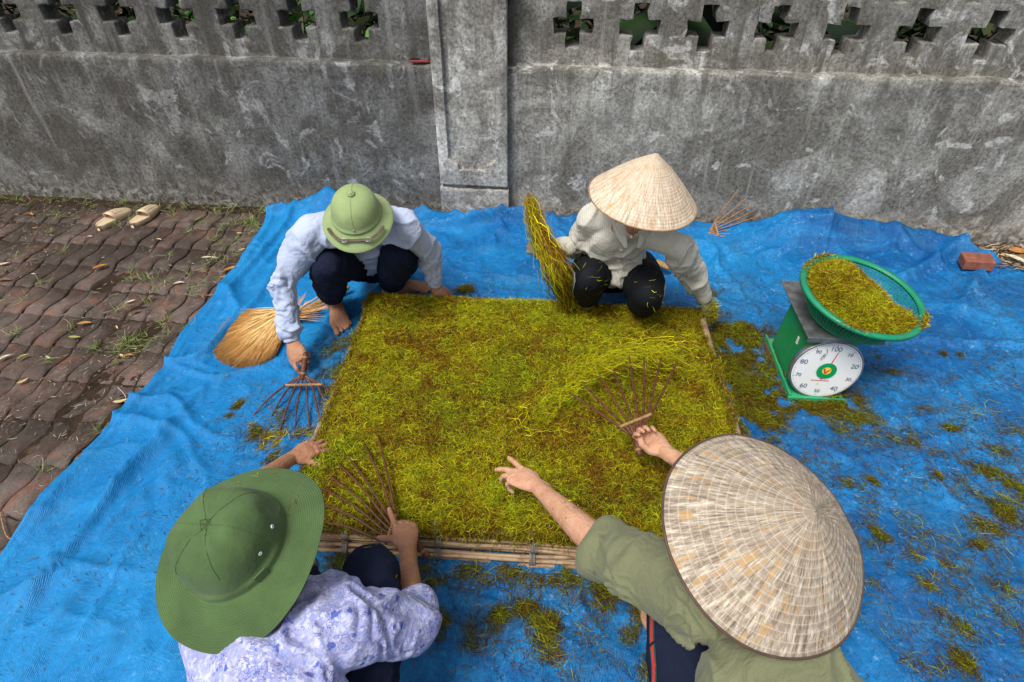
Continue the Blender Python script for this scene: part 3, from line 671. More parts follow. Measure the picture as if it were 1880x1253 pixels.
# ================================================================== BAMBOO RACKS
RC = V(.078, 1.752, 0)
QT = [V(-.698, 2.45), V(.880, 2.325), V(.815, 1.06), V(-.722, 1.165)]     # top outline TL TR BR BL
def rack(z, dx, dy, yaw, W, D, label):
    r = empty('bamboo_rack', (RC[0] + dx, RC[1] + dy, z), yaw, label=label, cat='bamboo rack', group='bamboo racks stacked under the algae')
    def rod(name, a, b, rad, wob=.003, parent=r, flat=.8):
        S = Soup(); n = 9; t = np.linspace(0, 1, n)[:, None]; p = V(*a) * (1 - t) + V(*b) * t + rng.normal(0, wob, (n, 3)) * np.sin(t * math.pi) ** .5
        q = [(rad * rng.uniform(.85, 1.12) * (1.16 if i in (2, 5, 7) else 1), rad * flat) for i in range(n)]
        S.tube(p, q, seg=8, sub=2); o = S.obj(name, M['bamboo'], None); o.parent = parent; return o
    w, d = W / 2, D / 2
    for k, (yy, zz, rr) in enumerate(((-d, .009, .0085), (-d - .004, .025, .007), (-d + .007, .038, .007), (-d + .018, .016, .008), (-d + .030, .032, .007))):
        rod('front_rail', (-w - rng.uniform(-.02, .03), yy + rng.normal(0, .003), zz), (w + rng.uniform(-.02, .03), yy + rng.normal(0, .005), zz + rng.normal(0, .002)), rr, wob=.0045)
    rod('back_rail', (-w, d, .018), (w, d, .018), .015); rod('side_rail', (-w, -d, .028), (-w, d, .028), .019, flat=.9); rod('side_rail', (w, -d, .028), (w, d, .028), .019, flat=.9)
    S = Soup()
    for k in range(9): x = -w + W * (k + .5) / 9; S.tube([(x, -d, .008), (x, d, .008)], [.009, .009], seg=6, sub=1)
    o = S.obj('underside_battens', M['bamboo'], None, kind='stuff'); o.parent = r
    S = Soup()
    n = 56
    for k in range(n): y = -d + .05 + (D - .07) * k / (n - 1); S.tube([(-w, y, .028), (w, y, .028)], [(.0075, .003)] * 2, seg=6, sub=1)
    o = S.obj('woven_slats', M['bamboo'], None, kind='stuff'); o.parent = r
    for x in (-.62, -.3, .02, .25, .55, .72):
        S = Soup()
        for q in range(5):
            xx = x + q * .0045 + rng.normal(0, .001); an = np.linspace(0, 2 * math.pi, 14); S.tube([(xx, -d + .008 + .026 * math.cos(a), .023 + .0245 * math.sin(a)) for a in an], [.0016] * 14, up=(1, 0, 0), seg=5, sub=1)
        o = S.obj('lashing', M['wire'], None); o.parent = r
    return r
rack(.010, .0, -.040, R_(-3.6), 1.56, 1.27, 'bottom bamboo rack lying on the blue tarp under the pile')
rack(.054, .012, -.022, R_(-4.4), 1.60, 1.27, 'middle bamboo rack between the two others under the algae')
rack(.099, -.004, -.002, R_(-3.6), 1.61, 1.26, 'top bamboo rack carrying the layer of green algae')

# ------------------------------------------------------------------ algae layer on the top rack
def quad(u, v):
    a, b, c, d = QT; return (1 - v)[:, None] * ((1 - u)[:, None] * d + u[:, None] * c) + v[:, None] * ((1 - u)[:, None] * a + u[:, None] * b)
def mat_h(xy, u, v):
    e = np.minimum(np.minimum(u, 1 - u) * 1.6, np.minimum(v, 1 - v) * 1.3); q = np.c_[xy, 0 * xy[:, 0]]
    return .142 + .026 * np.clip(e / .045, 0, 1) ** .6 + .007 * fbm(q * 7, 3) + .004 * fbm(q * 26, 2)
mat_root = empty('algae_layer', (RC[0], RC[1], .14), label='thick tangled layer of yellow green algae spread over the bamboo rack', cat='algae')
mat_root['kind'] = 'stuff'
gu, gv = np.meshgrid(np.linspace(0, 1, 150), np.linspace(0, 1, 120)); u, v = gu.ravel(), gv.ravel()
ed = np.minimum(np.minimum(u, 1 - u), np.minimum(v, 1 - v)); xy = quad(u, v); pp = np.c_[xy, 0 * u]
xy = xy + (np.clip(1 - ed / .02, 0, 1) * .012)[:, None] * np.stack([vnoise(pp * 18), vnoise(pp * 18 + 9)], 1)
h = mat_h(xy, u, v) - .008; h[ed < 1e-6] = .125
i = np.arange(149 * 119); r = i // 149; c = i % 149; a = r * 150 + c
mesh_np('algae_bed', np.c_[xy, h], np.stack([a, a + 1, a + 151, a + 150], 1), M['algae_bed'], parent=mat_root, kind='stuff')
N = 175000
u = rng.uniform(-.006, 1.006, N); v = rng.uniform(-.006, 1.006, N); xy = quad(u, v); p3 = np.c_[xy, 0 * u]
den = fbm(p3 * 5.5, 3); keep = np.ones(N, bool)
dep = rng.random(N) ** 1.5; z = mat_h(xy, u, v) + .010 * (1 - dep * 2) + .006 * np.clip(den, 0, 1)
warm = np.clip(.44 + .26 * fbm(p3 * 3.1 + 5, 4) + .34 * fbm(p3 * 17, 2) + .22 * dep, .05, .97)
colr = algae_cols(N, warm) * (1 - .35 * dep)[:, None]  # deeper strands darker: shade inside the pile put into the colour
gk = np.clip(fbm(p3 * 4 + 40, 4) - .15, 0, .8)[:, None] * rng.random((N, 1)); colr = colr * (1 - gk * V(.45, .08, -.1))
# a tousled lay: neighbouring strands follow a swirling direction
hd = fbm(p3 * 6, 2) * 2.0 + rng.normal(0, 1.3, N)
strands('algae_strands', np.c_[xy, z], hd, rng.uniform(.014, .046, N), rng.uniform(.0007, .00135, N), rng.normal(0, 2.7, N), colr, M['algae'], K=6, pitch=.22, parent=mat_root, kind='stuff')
# ragged fringe hanging over the edges
N = 24000; s = rng.random(N); side = rng.choice([0, 1, 2, 3], N, p=[.36, .32, .10, .22]); u = np.where(side == 0, s, np.where(side == 1, 1., np.where(side == 2, s, 0.))); v = np.where(side == 0, 0., np.where(side == 1, s, np.where(side == 2, 1., s)))
xy = quad(u, v); pk = fbm(np.c_[xy * 9, 0 * u], 2); xy = xy + np.where(side == 0, -1, np.where(side == 2, 1, 0))[:, None] * V(0, 1)[None] * (rng.normal(.004, .010, N)[:, None]) + np.where(side == 1, 1, np.where(side == 3, -1, 0))[:, None] * V(1, 0)[None] * (rng.normal(.009, .012, N)[:, None] * np.clip(1.2 + 1.4 * pk, 0, 1.5)[:, None])
z = .148 + .014 * ((side == 1) | (side == 3)) - np.abs(rng.normal(0, .02, N)) * (1 + 1.5 * np.clip(pk, 0, 1)) * np.where(side == 0, 1.6, .6)
strands('algae_fringe', np.c_[xy, z], rng.uniform(0, 6.3, N), rng.uniform(.02, .055, N), rng.uniform(.001, .0019, N), rng.normal(0, 1.8, N), algae_cols(N, np.full(N, .6)) * .8, M['algae'], K=5, pitch=.8, parent=mat_root, kind='stuff')

# ------------------------------------------------------------------ loose algae on the tarp
def tarp_heights(xy): return np.array([tarp_z(x, y) for x, y in xy])
CL = []   # pixel x, y, spread (m), stretch, heading, strands
for q in ((1315, 640, .10, 1.6, 1.4, 1500), (1350, 700, .10, 1.5, 1.2, 1500), (1380, 625, .05, 1.5, .3, 500), (1345, 770, .055, 1.6, .2, 620), (1400, 775, .05, 1.6, .1, 520), (1330, 735, .06, 1.6, 1.2, 600), (1300, 600, .06, 1.5, 1.5, 450),
          (1430, 735, .05, 2.4, -.2, 620), (1470, 742, .035, 3.2, 0., 520), (1520, 740, .04, 2, .2, 520), (1400, 690, .05, 1.6, 1.3, 520), (1555, 745, .03, 1.5, .3, 260), (1560, 780, .05, 1.5, -.9, 260), (1385, 800, .05, 1.6, .2, 260), (1420, 660, .035, 1.6, 1.2, 320),
          (1270, 615, .05, 1.6, 1.3, 220), (1310, 545, .03, 1.5, 1.3, 80), (855, 540, .028, 1.5, 0, 260), (630, 635, .04, 1.6, 1.0, 240), (600, 650, .05, 1.6, .9, 150), (620, 690, .05, 1.6, 1.2, 240), (580, 720, .06, 1.5, .8, 200),
          (437, 745, .012, 1.5, .9, 90), (420, 765, .008, 1.2, .5, 35), (508, 775, .04, 2, .6, 200), (505, 845, .02, 1.5, .8, 80), (470, 800, .022, 1.7, 1.2, 150), (268, 954, .009, 1.4, 0, 60),
          (920, 1135, .03, 1.2, .9, 380), (960, 1120, .025, 1.4, .3, 200), (1000, 1150, .04, 1.5, -.8, 420), (1010, 1190, .03, 1.6, -1., 260), (1025, 1140, .03, 1.6, -.2, 160), (860, 1175, .025, 2.4, -.2, 340), (820, 1160, .03, 1.6, -.7, 260), (800, 1130, .03, 1.5, -.9, 300),
          (790, 1090, .035, 1.6, 1.2, 220), (870, 1050, .04, 2.2, 0, 260), (960, 1060, .05, 2.2, 0, 300), (1050, 1070, .05, 2, -.3, 340), (1110, 1085, .05, 1.8, -.8, 420), (1150, 1120, .05, 1.6, -1.2, 360), (1170, 1170, .05, 1.6, -1.2, 200), (1020, 1040, .04, 2, 0, 220), (1190, 1235, .04, 1.4, -1., 200), (1110, 1160, .05, 1.6, 1, 140),
          (620, 1050, .05, 1.6, 1.0, 260), (600, 1090, .04, 1.4, 1.2, 180), (640, 1030, .04, 1.6, 0, 200),
          (1718, 882, .014, 1.5, .1, 150), (1745, 792, .018, 1.6, 0, 190), (1690, 825, .02, 2.6, -.35, 170), (1820, 870, .03, 1.8, -.5, 300), (1865, 900, .03, 1.6, -.4, 330), (1835, 940, .03, 1.4, -1.1, 300), (1810, 970, .03, 1.6, -.3, 260), (1805, 1010, .018, 1.4, -.4, 170),
          (1600, 985, .018, 1.7, -.5, 200), (1590, 1000, .02, 1.6, -.9, 140), (1680, 1035, .025, 2.2, -.6, 230), (1700, 1090, .025, 1.6, -1.1, 200), (1720, 1120, .02, 1.5, -1.2, 120), (1770, 1220, .022, 1.4, -1.1, 330), (1710, 1225, .02, 3.2, -.3, 170), (1765, 1160, .025, 1.6, -1., 160), (1740, 1045, .02, 2.4, -.7, 110), (1600, 890, .012, 1.7, -.4, 90),
          (1590, 1075, .012, 1.6, -.8, 140), (1850, 1080, .03, 1.6, .3, 130), (1850, 1150, .03, 1.6, -1, 150), (1870, 1180, .03, 1.4, -1, 120), (1560, 895, .02, 2, -.8, 70), (1640, 905, .02, 1.4, -.4, 50), (1530, 790, .05, 1.5, -.9, 220), (1580, 770, .04, 1.5, .2, 180), (1865, 805, .03, 1.6, -.2, 160), (1830, 830, .03, 1.5, -.6, 110), (1700, 755, .02, 1.7, -.5, 60),
          (1730, 655, .006, 1.2, 1.4, 40), (1762, 655, .008, 1.4, 1.5, 50), (1615, 660, .01, 2, -.7, 35), (1640, 690, .015, 1.5, -.3, 50), (1750, 700, .03, 1.5, 0, 70), (1500, 1200, .1, 1.5, 0, 60)):
    CL.append(q)
CL += [(1300, 640, .07, 2.2, 1.35, 2600), (1325, 700, .07, 2, 1.3, 2600), (1375, 640, .06, 2, 1.2, 2000), (1350, 610, .05, 1.8, .2, 1300), (1385, 720, .06, 1.8, -.3, 1500), (1345, 765, .06, 1.6, .4, 1300), (1400, 770, .04, 1.7, .1, 900), (1450, 745, .03, 3.4, -.1, 1300), (1540, 740, .05, 2, .2, 700),
       (780, 1060, .05, 2.2, 0, 350), (900, 1045, .05, 3, 0, 700), (1040, 1055, .05, 3, 0, 900), (1130, 1090, .06, 2, -.7, 900), (1160, 1150, .06, 1.6, -1.2, 500), (800, 1140, .05, 1.8, -1, 420), (1000, 1170, .06, 1.6, -.9, 420), (620, 1060, .06, 1.6, 1.1, 500), (1640, 960, .10, 2, -.7, 420), (1720, 1060, .12, 2, -.8, 420),
       (1830, 920, .09, 1.7, -.6, 700), (1640, 800, .10, 2, -.3, 380), (1790, 770, .10, 2, -.2, 300), (1840, 1120, .1, 1.7, -1, 300), (1560, 1130, .1, 1.5, -.8, 160), (620, 700, .08, 1.7, 1.2, 420), (480, 700, .12, 1.5, .8, 130), (1450, 840, .09, 1.6, 0, 160)]
cs, hs_, bb = [], [], []
for (x, y, sp, st, hd, n) in CL:
    c0 = P(x, y, .01)[:2]; n = int(n * (2.3 if y < 1030 else 1.35)); a = rng.normal(0, sp * st * .72, n); b = rng.normal(0, sp * .62, n); k = rng.random(n) < .25; a[k] *= 2.1; b[k] *= 2.4
    ch, sh = math.cos(hd), math.sin(hd); cs.append(c0 + np.stack([a * ch - b * sh, a * sh + b * ch], 1)); hs_.append(hd + rng.normal(0, .8, n)); bb.append(np.exp(-(a ** 2 + b ** 2) / (sp * sp)) * min(1, n / 400))
xy = np.vstack(cs); hd = np.concatenate(hs_); bb = np.concatenate(bb)
tn = fbm(np.c_[xy * 17, 0 * hd], 4); keep = tn > -.12 + .9 * (rng.random(len(xy)) - .5); xy, hd, bb = xy[keep], hd[keep], bb[keep]
def in_rack(xy, m=0.): return (xy[:, 0] > -.74 - m) & (xy[:, 0] < .87 + m) & (xy[:, 1] < 2.46 - .077 * (xy[:, 0] + .7) + m) & (xy[:, 1] > 1.10 - .07 * (xy[:, 0] + .7) - m)
k = ~in_rack(xy, -.01); xy, hd, bb = xy[k], hd[k], bb[k]; zt = tarp_heights(xy); n = len(xy)
z = zt + .002 + np.abs(rng.normal(0, .004, n)) + bb * rng.uniform(0, .022, n)
strands('loose_algae', np.c_[xy, z], hd, rng.uniform(.014, .06, n), rng.uniform(.0008, .0015, n), rng.normal(0, 1.9, n), algae_cols(n, np.clip(.85 - bb * .40, .1, .95)) * [.46, .56, .6], M['algae'], K=5, pitch=.12, zlift=zt + .0015, label='loose tangles of algae dropped on the tarp around the racks', cat='algae', kind='stuff')
# small dark scraps over the whole tarp
N = 110000; xy = np.stack([rng.uniform(-1.75, 2.9, N), rng.uniform(.2, 2.9, N)], 1); q = np.c_[xy, 0 * xy[:, 0]]
dn = .07 + .75 * np.clip((xy[:, 0] - .55) / .5, 0, 1) * np.clip((2.35 - xy[:, 1]) / .25, 0, 1) + .6 * np.clip((1.15 - xy[:, 1]) / .1, 0, 1) * (xy[:, 0] > -.55) + .45 * np.exp(-((xy[:, 0] + .95) / .2) ** 2) * (xy[:, 1] > 1.4) * (xy[:, 1] < 2.3) + .30 * np.exp(-((xy[:, 1] - 2.65) / .2) ** 2) * (xy[:, 0] > -.2)
dn *= np.clip(.45 + 1.3 * fbm(q * 4, 3), .05, 1.4); k = (rng.random(N) < dn) & ~in_rack(xy, -.02) & (xy[:, 0] > tarp_left(xy[:, 1]) + .06); xy = xy[k]; n = len(xy); zt = tarp_heights(xy)
cols = np.array([(.045, .022, .012), (.07, .035, .012), (.025, .02, .018), (.12, .09, .012), (.16, .07, .02), (.2, .2, .03)])[rng.choice(6, n, p=[.28, .24, .16, .17, .09, .06])]
strands('algae_scraps', np.c_[xy, zt + .003], rng.uniform(-1.3, .6, n), rng.uniform(.004, .026, n), rng.uniform(.0008, .0023, n), rng.normal(0, 2.2, n), cols, M['dry'], K=4, pitch=.12, zlift=zt + .002, label='small dark scraps of algae sprinkled over the tarp', cat='scraps', kind='stuff')
# dust line of pavement litter
N = 11000; xy = np.stack([rng.uniform(-3.9, -.9, N), rng.uniform(1.0, 3.75, N)], 1); q = np.c_[xy, 0 * xy[:, 0]]; k = (xy[:, 0] < tarp_left(xy[:, 1]) - .01) & (xy[:, 1] < wall_y(xy[:, 0]) - .03) & (rng.random(N) < np.clip(.25 + fbm(q * 2.4, 3), .04, 1)); xy = xy[k]; n = len(xy)
cols = np.array([(.30, .24, .15), (.16, .10, .05), (.05, .035, .02), (.42, .36, .27)])[rng.choice(4, n)]
strands('pavement_litter', np.c_[xy, np.full(n, .006)], rng.uniform(0, 6.3, n), rng.uniform(.006, .035, n), rng.uniform(.0010, .0028, n), rng.normal(0, .8, n), cols, M['dry'], K=4, pitch=.1, zlift=.005, label='dry straw and crumbs littering the brown pavers', cat='litter', kind='stuff')

# ================================================================== GRASS, LEAVES ON THE PAVEMENT
gp = []
for k in range(26): gx_ = -3.6 + k * .09 + random.uniform(-.04, .04); gp.append((V(gx_, wall_y(gx_) - random.uniform(.02, .16)), .04, random.choice([17, 17, 34])))
for (x, y, s, n) in ((100, 398, .08, 40), (110, 405, .06, 30), (30, 470, .05, 15), (395, 400, .09, 60), (365, 408, .07, 40), (470, 402, .13, 190), (450, 410, .1, 90), (430, 408, .07, 50), (415, 430, .06, 40), (395, 455, .06, 40), (385, 475, .08, 60), (415, 478, .07, 40), (300, 478, .04, 26), (365, 425, .06, 30), (330, 392, .05, 25),
                     (130, 465, .05, 26), (90, 430, .05, 24), (95, 372, .05, 30), (110, 362, .05, 40), (350, 378, .04, 30), (12, 365, .05, 26), (262, 517, .06, 70), (290, 520, .05, 40), (240, 568, .05, 50), (265, 540, .04, 20), (235, 635, .06, 130), (262, 632, .06, 90), (178, 645, .04, 50), (310, 590, .05, 40), (325, 615, .05, 40), (145, 600, .03, 34),
                     (350, 540, .06, 40), (390, 530, .06, 40), (375, 505, .07, 50), (40, 560, .04, 26), (20, 610, .05, 34), (5, 560, .04, 24), (200, 668, .03, 20), (85, 668, .02, 10), (80, 868, .02, 12), (190, 788, .015, 16), (235, 404, .03, 24), (215, 412, .02, 12), (60, 520, .05, 20), (300, 405, .04, 20), (1560, 400, .03, 20), (1450, 395, .04, 30), (1700, 430, .05, 30), (1100, 395, .04, 16)):
    c = P(x, y, 0)[:2] if x < 600 else V(P(x, y, 0)[0], wall_y(P(x, y, 0)[0]) - .015); gp.append((c, s, n))
cs, lw = [], []
for c, s, n in gp:
    for k in range(max(1, n // 17)):
        c1 = c + rng.normal(0, s * .7, 2); m = 13; cs.append(c1 + rng.normal(0, .012, (m, 2)))
xy = np.vstack(cs); n = len(xy); ln = rng.uniform(.025, .085, n); hd = rng.uniform(0, 6.3, n); el = rng.uniform(.05, 1.0, n)
xy = xy + np.stack([np.cos(hd), np.sin(hd)], 1) * ln[:, None] * .4 * np.cos(el)[:, None]
cols = np.array([(.10, .17, .03), (.17, .24, .05), (.25, .27, .09), (.34, .31, .17)])[rng.choice(4, n, p=[.35, .3, .2, .15])]
strands('grass', np.c_[xy, .004 + ln * np.sin(el) * .45], hd, ln, rng.uniform(.0012, .0026, n), rng.normal(0, 1., n), cols, M['plant'], K=5, pitch=.12, zlift=.002, elev0=el - .2, label='small tufts of grass growing in the joints of the pavers', cat='grass', kind='stuff')

def leaf_mesh(L, W, curl, twist, bend):
    t = np.linspace(0, 1, 8); s = np.linspace(-1, 1, 5); v = []
    for a in t:
        wv_ = W * math.sin(math.pi * min(1, a * .97 + .03)) ** .8 * (1 - .3 * a)
        for b in s: v.append(((a - .5) * L, b * wv_ + bend * (a - .5) ** 2 * L, .003 + curl * b * b * wv_ + twist * (a - .5) * b * wv_ + L * .25 * abs(curl) * (a - .5) ** 2 + .0006 * abs(b)))
    f = [(i * 5 + j, i * 5 + j + 1, (i + 1) * 5 + j + 1, (i + 1) * 5 + j) for i in range(7) for j in range(4)]
    return np.array(v), f
LEAFC = {'y': (.52, .40, .20), 'o': (.42, .19, .05), 'b': (.17, .10, .05), 'g': (.30, .28, .08), 'w': (.55, .47, .36)}
lm = {k: plain('fallen leaf ' + k, c, .7, .3, 60, .3) for k, c in LEAFC.items()}
for (x, y, c, a, L, lab_) in ((58, 395, 'o', -.7, .055, 'orange brown leaf under the wall at the far left, the upper one'),
    (66, 421, 'o', .3, .04, 'orange brown leaf just below the upper leaf near the wall at far left'),
    (8, 488, 'w', .5, .07, "whitish curled leaf at the left photo edge, level with the slippers' lower pavers"),
    (186, 492, 'o', .7, .085, 'orange brown leaf in the middle of the pavers below the slippers'),
    (42, 657, 'g', .9, .06, 'dull green leaf on the lower left pavers, beside the long grass strip'),
    (137, 622, 'g', 0, .06, 'dull green leaf on the pale worn pavers left of the grass patch'),
    (156, 595, 'o', .2, .07, 'orange brown leaf beside the orange grass tuft in mid pavement'),
    (215, 603, 'y', -.8, .035, 'pale yellow leaf next to the big flat grass patch'),
    (9, 658, 'w', .8, .065, 'whitish curled leaf at the left photo edge above the lowest pavers'),
    (89, 658, 'w', -.5, .035, 'whitish curled leaf on the lower left pavers above the big worn ones'),
    (222, 739, 'y', .35, .062, 'pale yellow leaf at the tip of the loose thread by the tarp'),
    (44, 702, 'y', .9, .05, 'pale yellow leaf alone on the big red pavers at lower left'),
    (240, 555, 'w', .6, .05, 'whitish curled leaf halfway between the slippers and the broom'),
    (425, 495, 'o', .6, .09, 'orange brown leaf curled against the tarp edge under the grass'),
    (412, 511, 'o', -.2, .05, 'orange brown leaf tucked under the tarp edge below the curled one'),
    (10, 516, 'b', .1, .08, 'dark brown leaf on the leftmost dark pavers'),
    (10, 500, 'b', -1, .04, 'dark brown leaf on the leftmost dark pavers, the smaller of two'),
    (440, 430, 'y', 0, .04, 'pale yellow leaf beside the green grass near the tarp corner'),
    (165, 436, 'w', .2, .04, 'whitish curled leaf by the heel of the left slipper'),
    (293, 441, 'y', -.3, .04, 'pale yellow leaf right of the slippers'),
    (225, 656, 'y', -.6, .045, 'pale yellow leaf below the flat grass patch, left one'),
    (236, 654, 'o', .3, .05, 'orange brown leaf below the flat grass patch, right one'),
    (190, 475, 'w', .6, .02, 'whitish curled leaf small speck under the mid pavement leaf'),
    (50, 395, 'b', .9, .05, 'dark brown leaf near the wall between the two leftmost tufts'),
    (380, 474, 'w', .1, .06, 'whitish curled leaf in the straw near the tarp, left one'),
    (395, 475, 'w', -.3, .05, 'whitish curled leaf in the straw near the tarp, right one'),
    (62, 505, 'w', -.1, .03, 'whitish curled leaf on the dark pavers at left, lying flat'),
    (445, 460, 'y', .5, .04, 'pale yellow leaf at the tarp edge level with the helmet'),
    (60, 478, 'b', .2, .04, 'dark brown leaf on the left pavers below the grass'),
    (330, 520, 'w', .2, .06, 'whitish curled leaf in the dry grass halfway to the tarp')):
    v, f = leaf_mesh(L, L * .17, random.uniform(.2, .9), random.uniform(-.8, .8), random.uniform(-.8, .8)); p = P(x, y, .006)
    ca, sa = math.cos(a), math.sin(a); v = np.c_[v[:, 0] * ca - v[:, 1] * sa, v[:, 0] * sa + v[:, 1] * ca, v[:, 2]]
    o = mesh_np('fallen_leaf', v, f, lm[c], label=lab_, cat='leaf'); o['group'] = 'fallen leaves on the pavers'; o.location = p
S = Soup(); S.tube([P(*q, .012) for q in ((0, 940), (8, 975), (18, 990), (34, 985), (48, 988))], [.002, .0022, .002, .0015, .001], seg=6); S.obj('dry_twig', M['cane_light'], label='thin curved dry stem lying on the pavers at the tarp corner', cat='twig')
S = Soup(); S.tube([P(*q, .008) for q in ((216, 712), (226, 722), (231, 731), (228, 737), (240, 740), (252, 736))], [.0011] * 6, seg=5); S.obj('loose_thread', M['white_trim'], label='pale thread trailing off the tarp edge over a dry leaf', cat='thread')

# ================================================================== SLIPPERS
def slipper(px_toe, px_heel, flip, label):
    a = P(*px_toe, .0); b = P(*px_heel, .0); ax = a - b; L = .262; yaw = math.atan2(ax[1], ax[0]); c = (a + b) / 2
    r = empty('slipper', tuple(c), yaw, label=label, cat='slipper', group='pair of cream plastic slippers by the wall')
    n = 20; t = np.linspace(0, 1, n); x = -L / 2 + L * t; hw = .032 + .014 * np.sin(np.clip(t * 1.15 - .1, 0, 1) * math.pi * .92) ; hw = hw * np.clip(np.sin(np.clip(t, .012, .988) * math.pi) * 3.2, 0, 1) ** .5; off = flip * .008 * np.sin(t * math.pi * 1.2)
    cross = [(-1, .010), (-1, .022), (-.93, .026), (-.8, .020), (0, .019), (.8, .020), (.93, .026), (1, .022), (1, .010), (.9, .0), (-.9, .0)]; m = len(cross); v = []
    for i in range(n): v += [(x[i], off[i] + s * hw[i], z + (.010 * (1 - t[i]) if z > .005 else 0)) for s, z in cross]
    f = [(i * m + j, i * m + (j + 1) % m, (i + 1) * m + (j + 1) % m, (i + 1) * m + j) for i in range(n - 1) for j in range(m)] + [tuple(range(m)), tuple((n - 1) * m + j for j in range(m))]
    o = mesh_np('sole', v, f, M['slipper']); o.parent = r
    nu, nv = 19, 15; v = []
    for i in range(nu):
        tt = .44 + .55 * i / (nu - 1); X = -L / 2 + L * tt; w_ = np.interp(tt, t, hw) * 1.02; oo = np.interp(tt, t, off); hgt = .052 * (1 - ((tt - .40) / .62) ** 2) ** .75 if tt < 1 else .01
        for j in range(nv): q = math.pi * j / (nv - 1); v.append((X - (.020 * math.sin(q) if i == 0 else 0), oo + w_ * math.cos(q), .018 + hgt * math.sin(q) ** .8 if 0 < j < nv - 1 else .016))
    f = []
    for i in range(nu - 1):
        for j in range(nv - 1):
            if 1 < i < nu - 3 and 1 < j < nv - 3 and (i % 2 == 0) and (j % 2 == 0): continue
            f.append((i * nv + j, i * nv + j + 1, (i + 1) * nv + j + 1, (i + 1) * nv + j))
    o = mesh_np('upper', v, f, M['slipper']); o.parent = r; md = o.modifiers.new('s', 'SOLIDIFY'); md.thickness = .0035; md.offset = 0
slipper((244, 388), (178, 427), 1, 'left cream perforated plastic slipper by the foot of the wall')
slipper((295, 381), (239, 423), -1, 'right cream perforated slipper, the one nearer the tarp')

# ================================================================== PHONE ON THE LEDGE
pc = PWALL(771, 109, .04); r = empty('mobile_phone', (pc[0], pc[1], .936), -WPHI + R_(6), label='small black keypad phone with red edges lying on the wall ledge', cat='phone')
S = Soup(); S.box((0, 0, .006), (.054, .0225, .006)); o = S.obj('case', M['phone_red'], smooth=False); o.parent = r; q = o.modifiers.new('b', 'BEVEL'); q.width = .005; q.segments = 3
S = Soup(); S.box((0, 0, .0125), (.051, .0195, .0016)); o = S.obj('front_panel', M['phone_black'], smooth=False); o.parent = r
S = Soup(); S.box((-.024, 0, .0144), (.017, .015, .0005)); o = S.obj('screen', M['phone_black'], smooth=False); o.parent = r
for i in range(4):
    for j in range(3):
        S = Soup(); S.box((.008 + i * .0115, -.0115 + j * .0115, .0146), (.0042, .0038, .0008)); o = S.obj('key', M['key'], smooth=False); o.parent = r

# ================================================================== CANE RAKES
def rake(label, butt, gather, bar, tips, tine_r=.0032, mats=('cane', 'cane_light'), bow=.0, light_tines=False):
    hm = M['cane_mid'] if light_tines else M['cane']
    "butt: handle end; gather: where the tines meet; bar: the two ends of the cross bar; tips: tine ends"
    r = empty('cane_rake', tuple(butt), label=label, cat='rake', group='fan-shaped cane rakes'); bt, ga, b0, b1 = (np.array(q) for q in (butt, gather, bar[0], bar[1])); n = len(tips)
    S = Soup(); ax = unit(ga - bt); S.tube([bt, bt + (ga - bt) * .35, ga + ax * .01], [.0125, .012, .0125], seg=12, sub=4, caps='round'); S.obj('handle', hm, r)
    for q in (.08, .86):
        S = Soup(); c = bt + (ga - bt) * q
        for k in range(3): S.tube([c + ax * k * .0028, c + ax * (k * .0028 + .0022)], [.0132, .0132], seg=12, sub=1, caps='flat')
        S.obj('binding', M['cane_light'], r)
    for k, t in enumerate(tips):
        t = np.array(t); u_ = k / (n - 1); x = b0 * (1 - u_) + b1 * u_; side = unit(b1 - b0); g0 = ga + side * (u_ - .5) * .018; mid = (x + t) / 2 + V(0, 0, bow) + rng.normal(0, .002, 3)
        S = Soup(); S.tube([g0, x, mid, t], [tine_r * 1.2, tine_r * 1.1, tine_r, tine_r * .75], seg=7, sub=4); S.obj('tine', hm, r)
    S = Soup(); e = (b1 - b0) * .06; up = unit(np.cross(b1 - b0, ga - b0)); S.tube([b0 - e + up * .004, (b0 + b1) / 2 + up * .004, b1 + e + up * .004], [.0035, .004, .0035], seg=8, sub=3); S.tube([b0 - e - up * .004, (b0 + b1) / 2 - up * .004, b1 + e - up * .004], [.003] * 3, seg=8, sub=3)
    S.obj('cross_bar', M['cane'], r)
    S = Soup(); L = np.linalg.norm(b1 - b0); nb = int(L / .0085); dr = unit(b1 - b0)
    for k in range(nb): c = b0 + (b1 - b0) * (k + .5) / nb; S.tube([c - dr * .0020, c + dr * .0020], [(.0065, .0082)] * 2, up=up, seg=8, sub=1, caps='round')
    S.obj('bar_lashing', M['cane_light'], r)
    return r
# held by the man in the pith helmet
rk1 = rake('dark cane rake in the hand of the man in the helmet', P(561, 652, .15), P(556, 690, .085), (P(525, 708, .062), P(591, 707, .062)),
           [P(459, 770, .012), P(490, 782, .012), P(511, 801, .014), P(541, 799, .014), P(569, 797, .016), P(591, 784, .02), P(604, 752, .03), P(613, 732, .045)], bow=.012, tine_r=.0040)
# held by the person in the floppy green hat
rk2 = rake('cane rake pressed on the algae by the pointing hand', P(783, 1020, .165), P(737, 968, .195), (P(727, 946, .200), P(710, 996, .190)),
           [P(694, 800, .19), P(668, 815, .19), P(640, 838, .19), P(622, 852, .19), P(606, 875, .19), P(592, 897, .19), P(578, 922, .19), P(590, 958, .18)], bow=.022, tine_r=.0040)
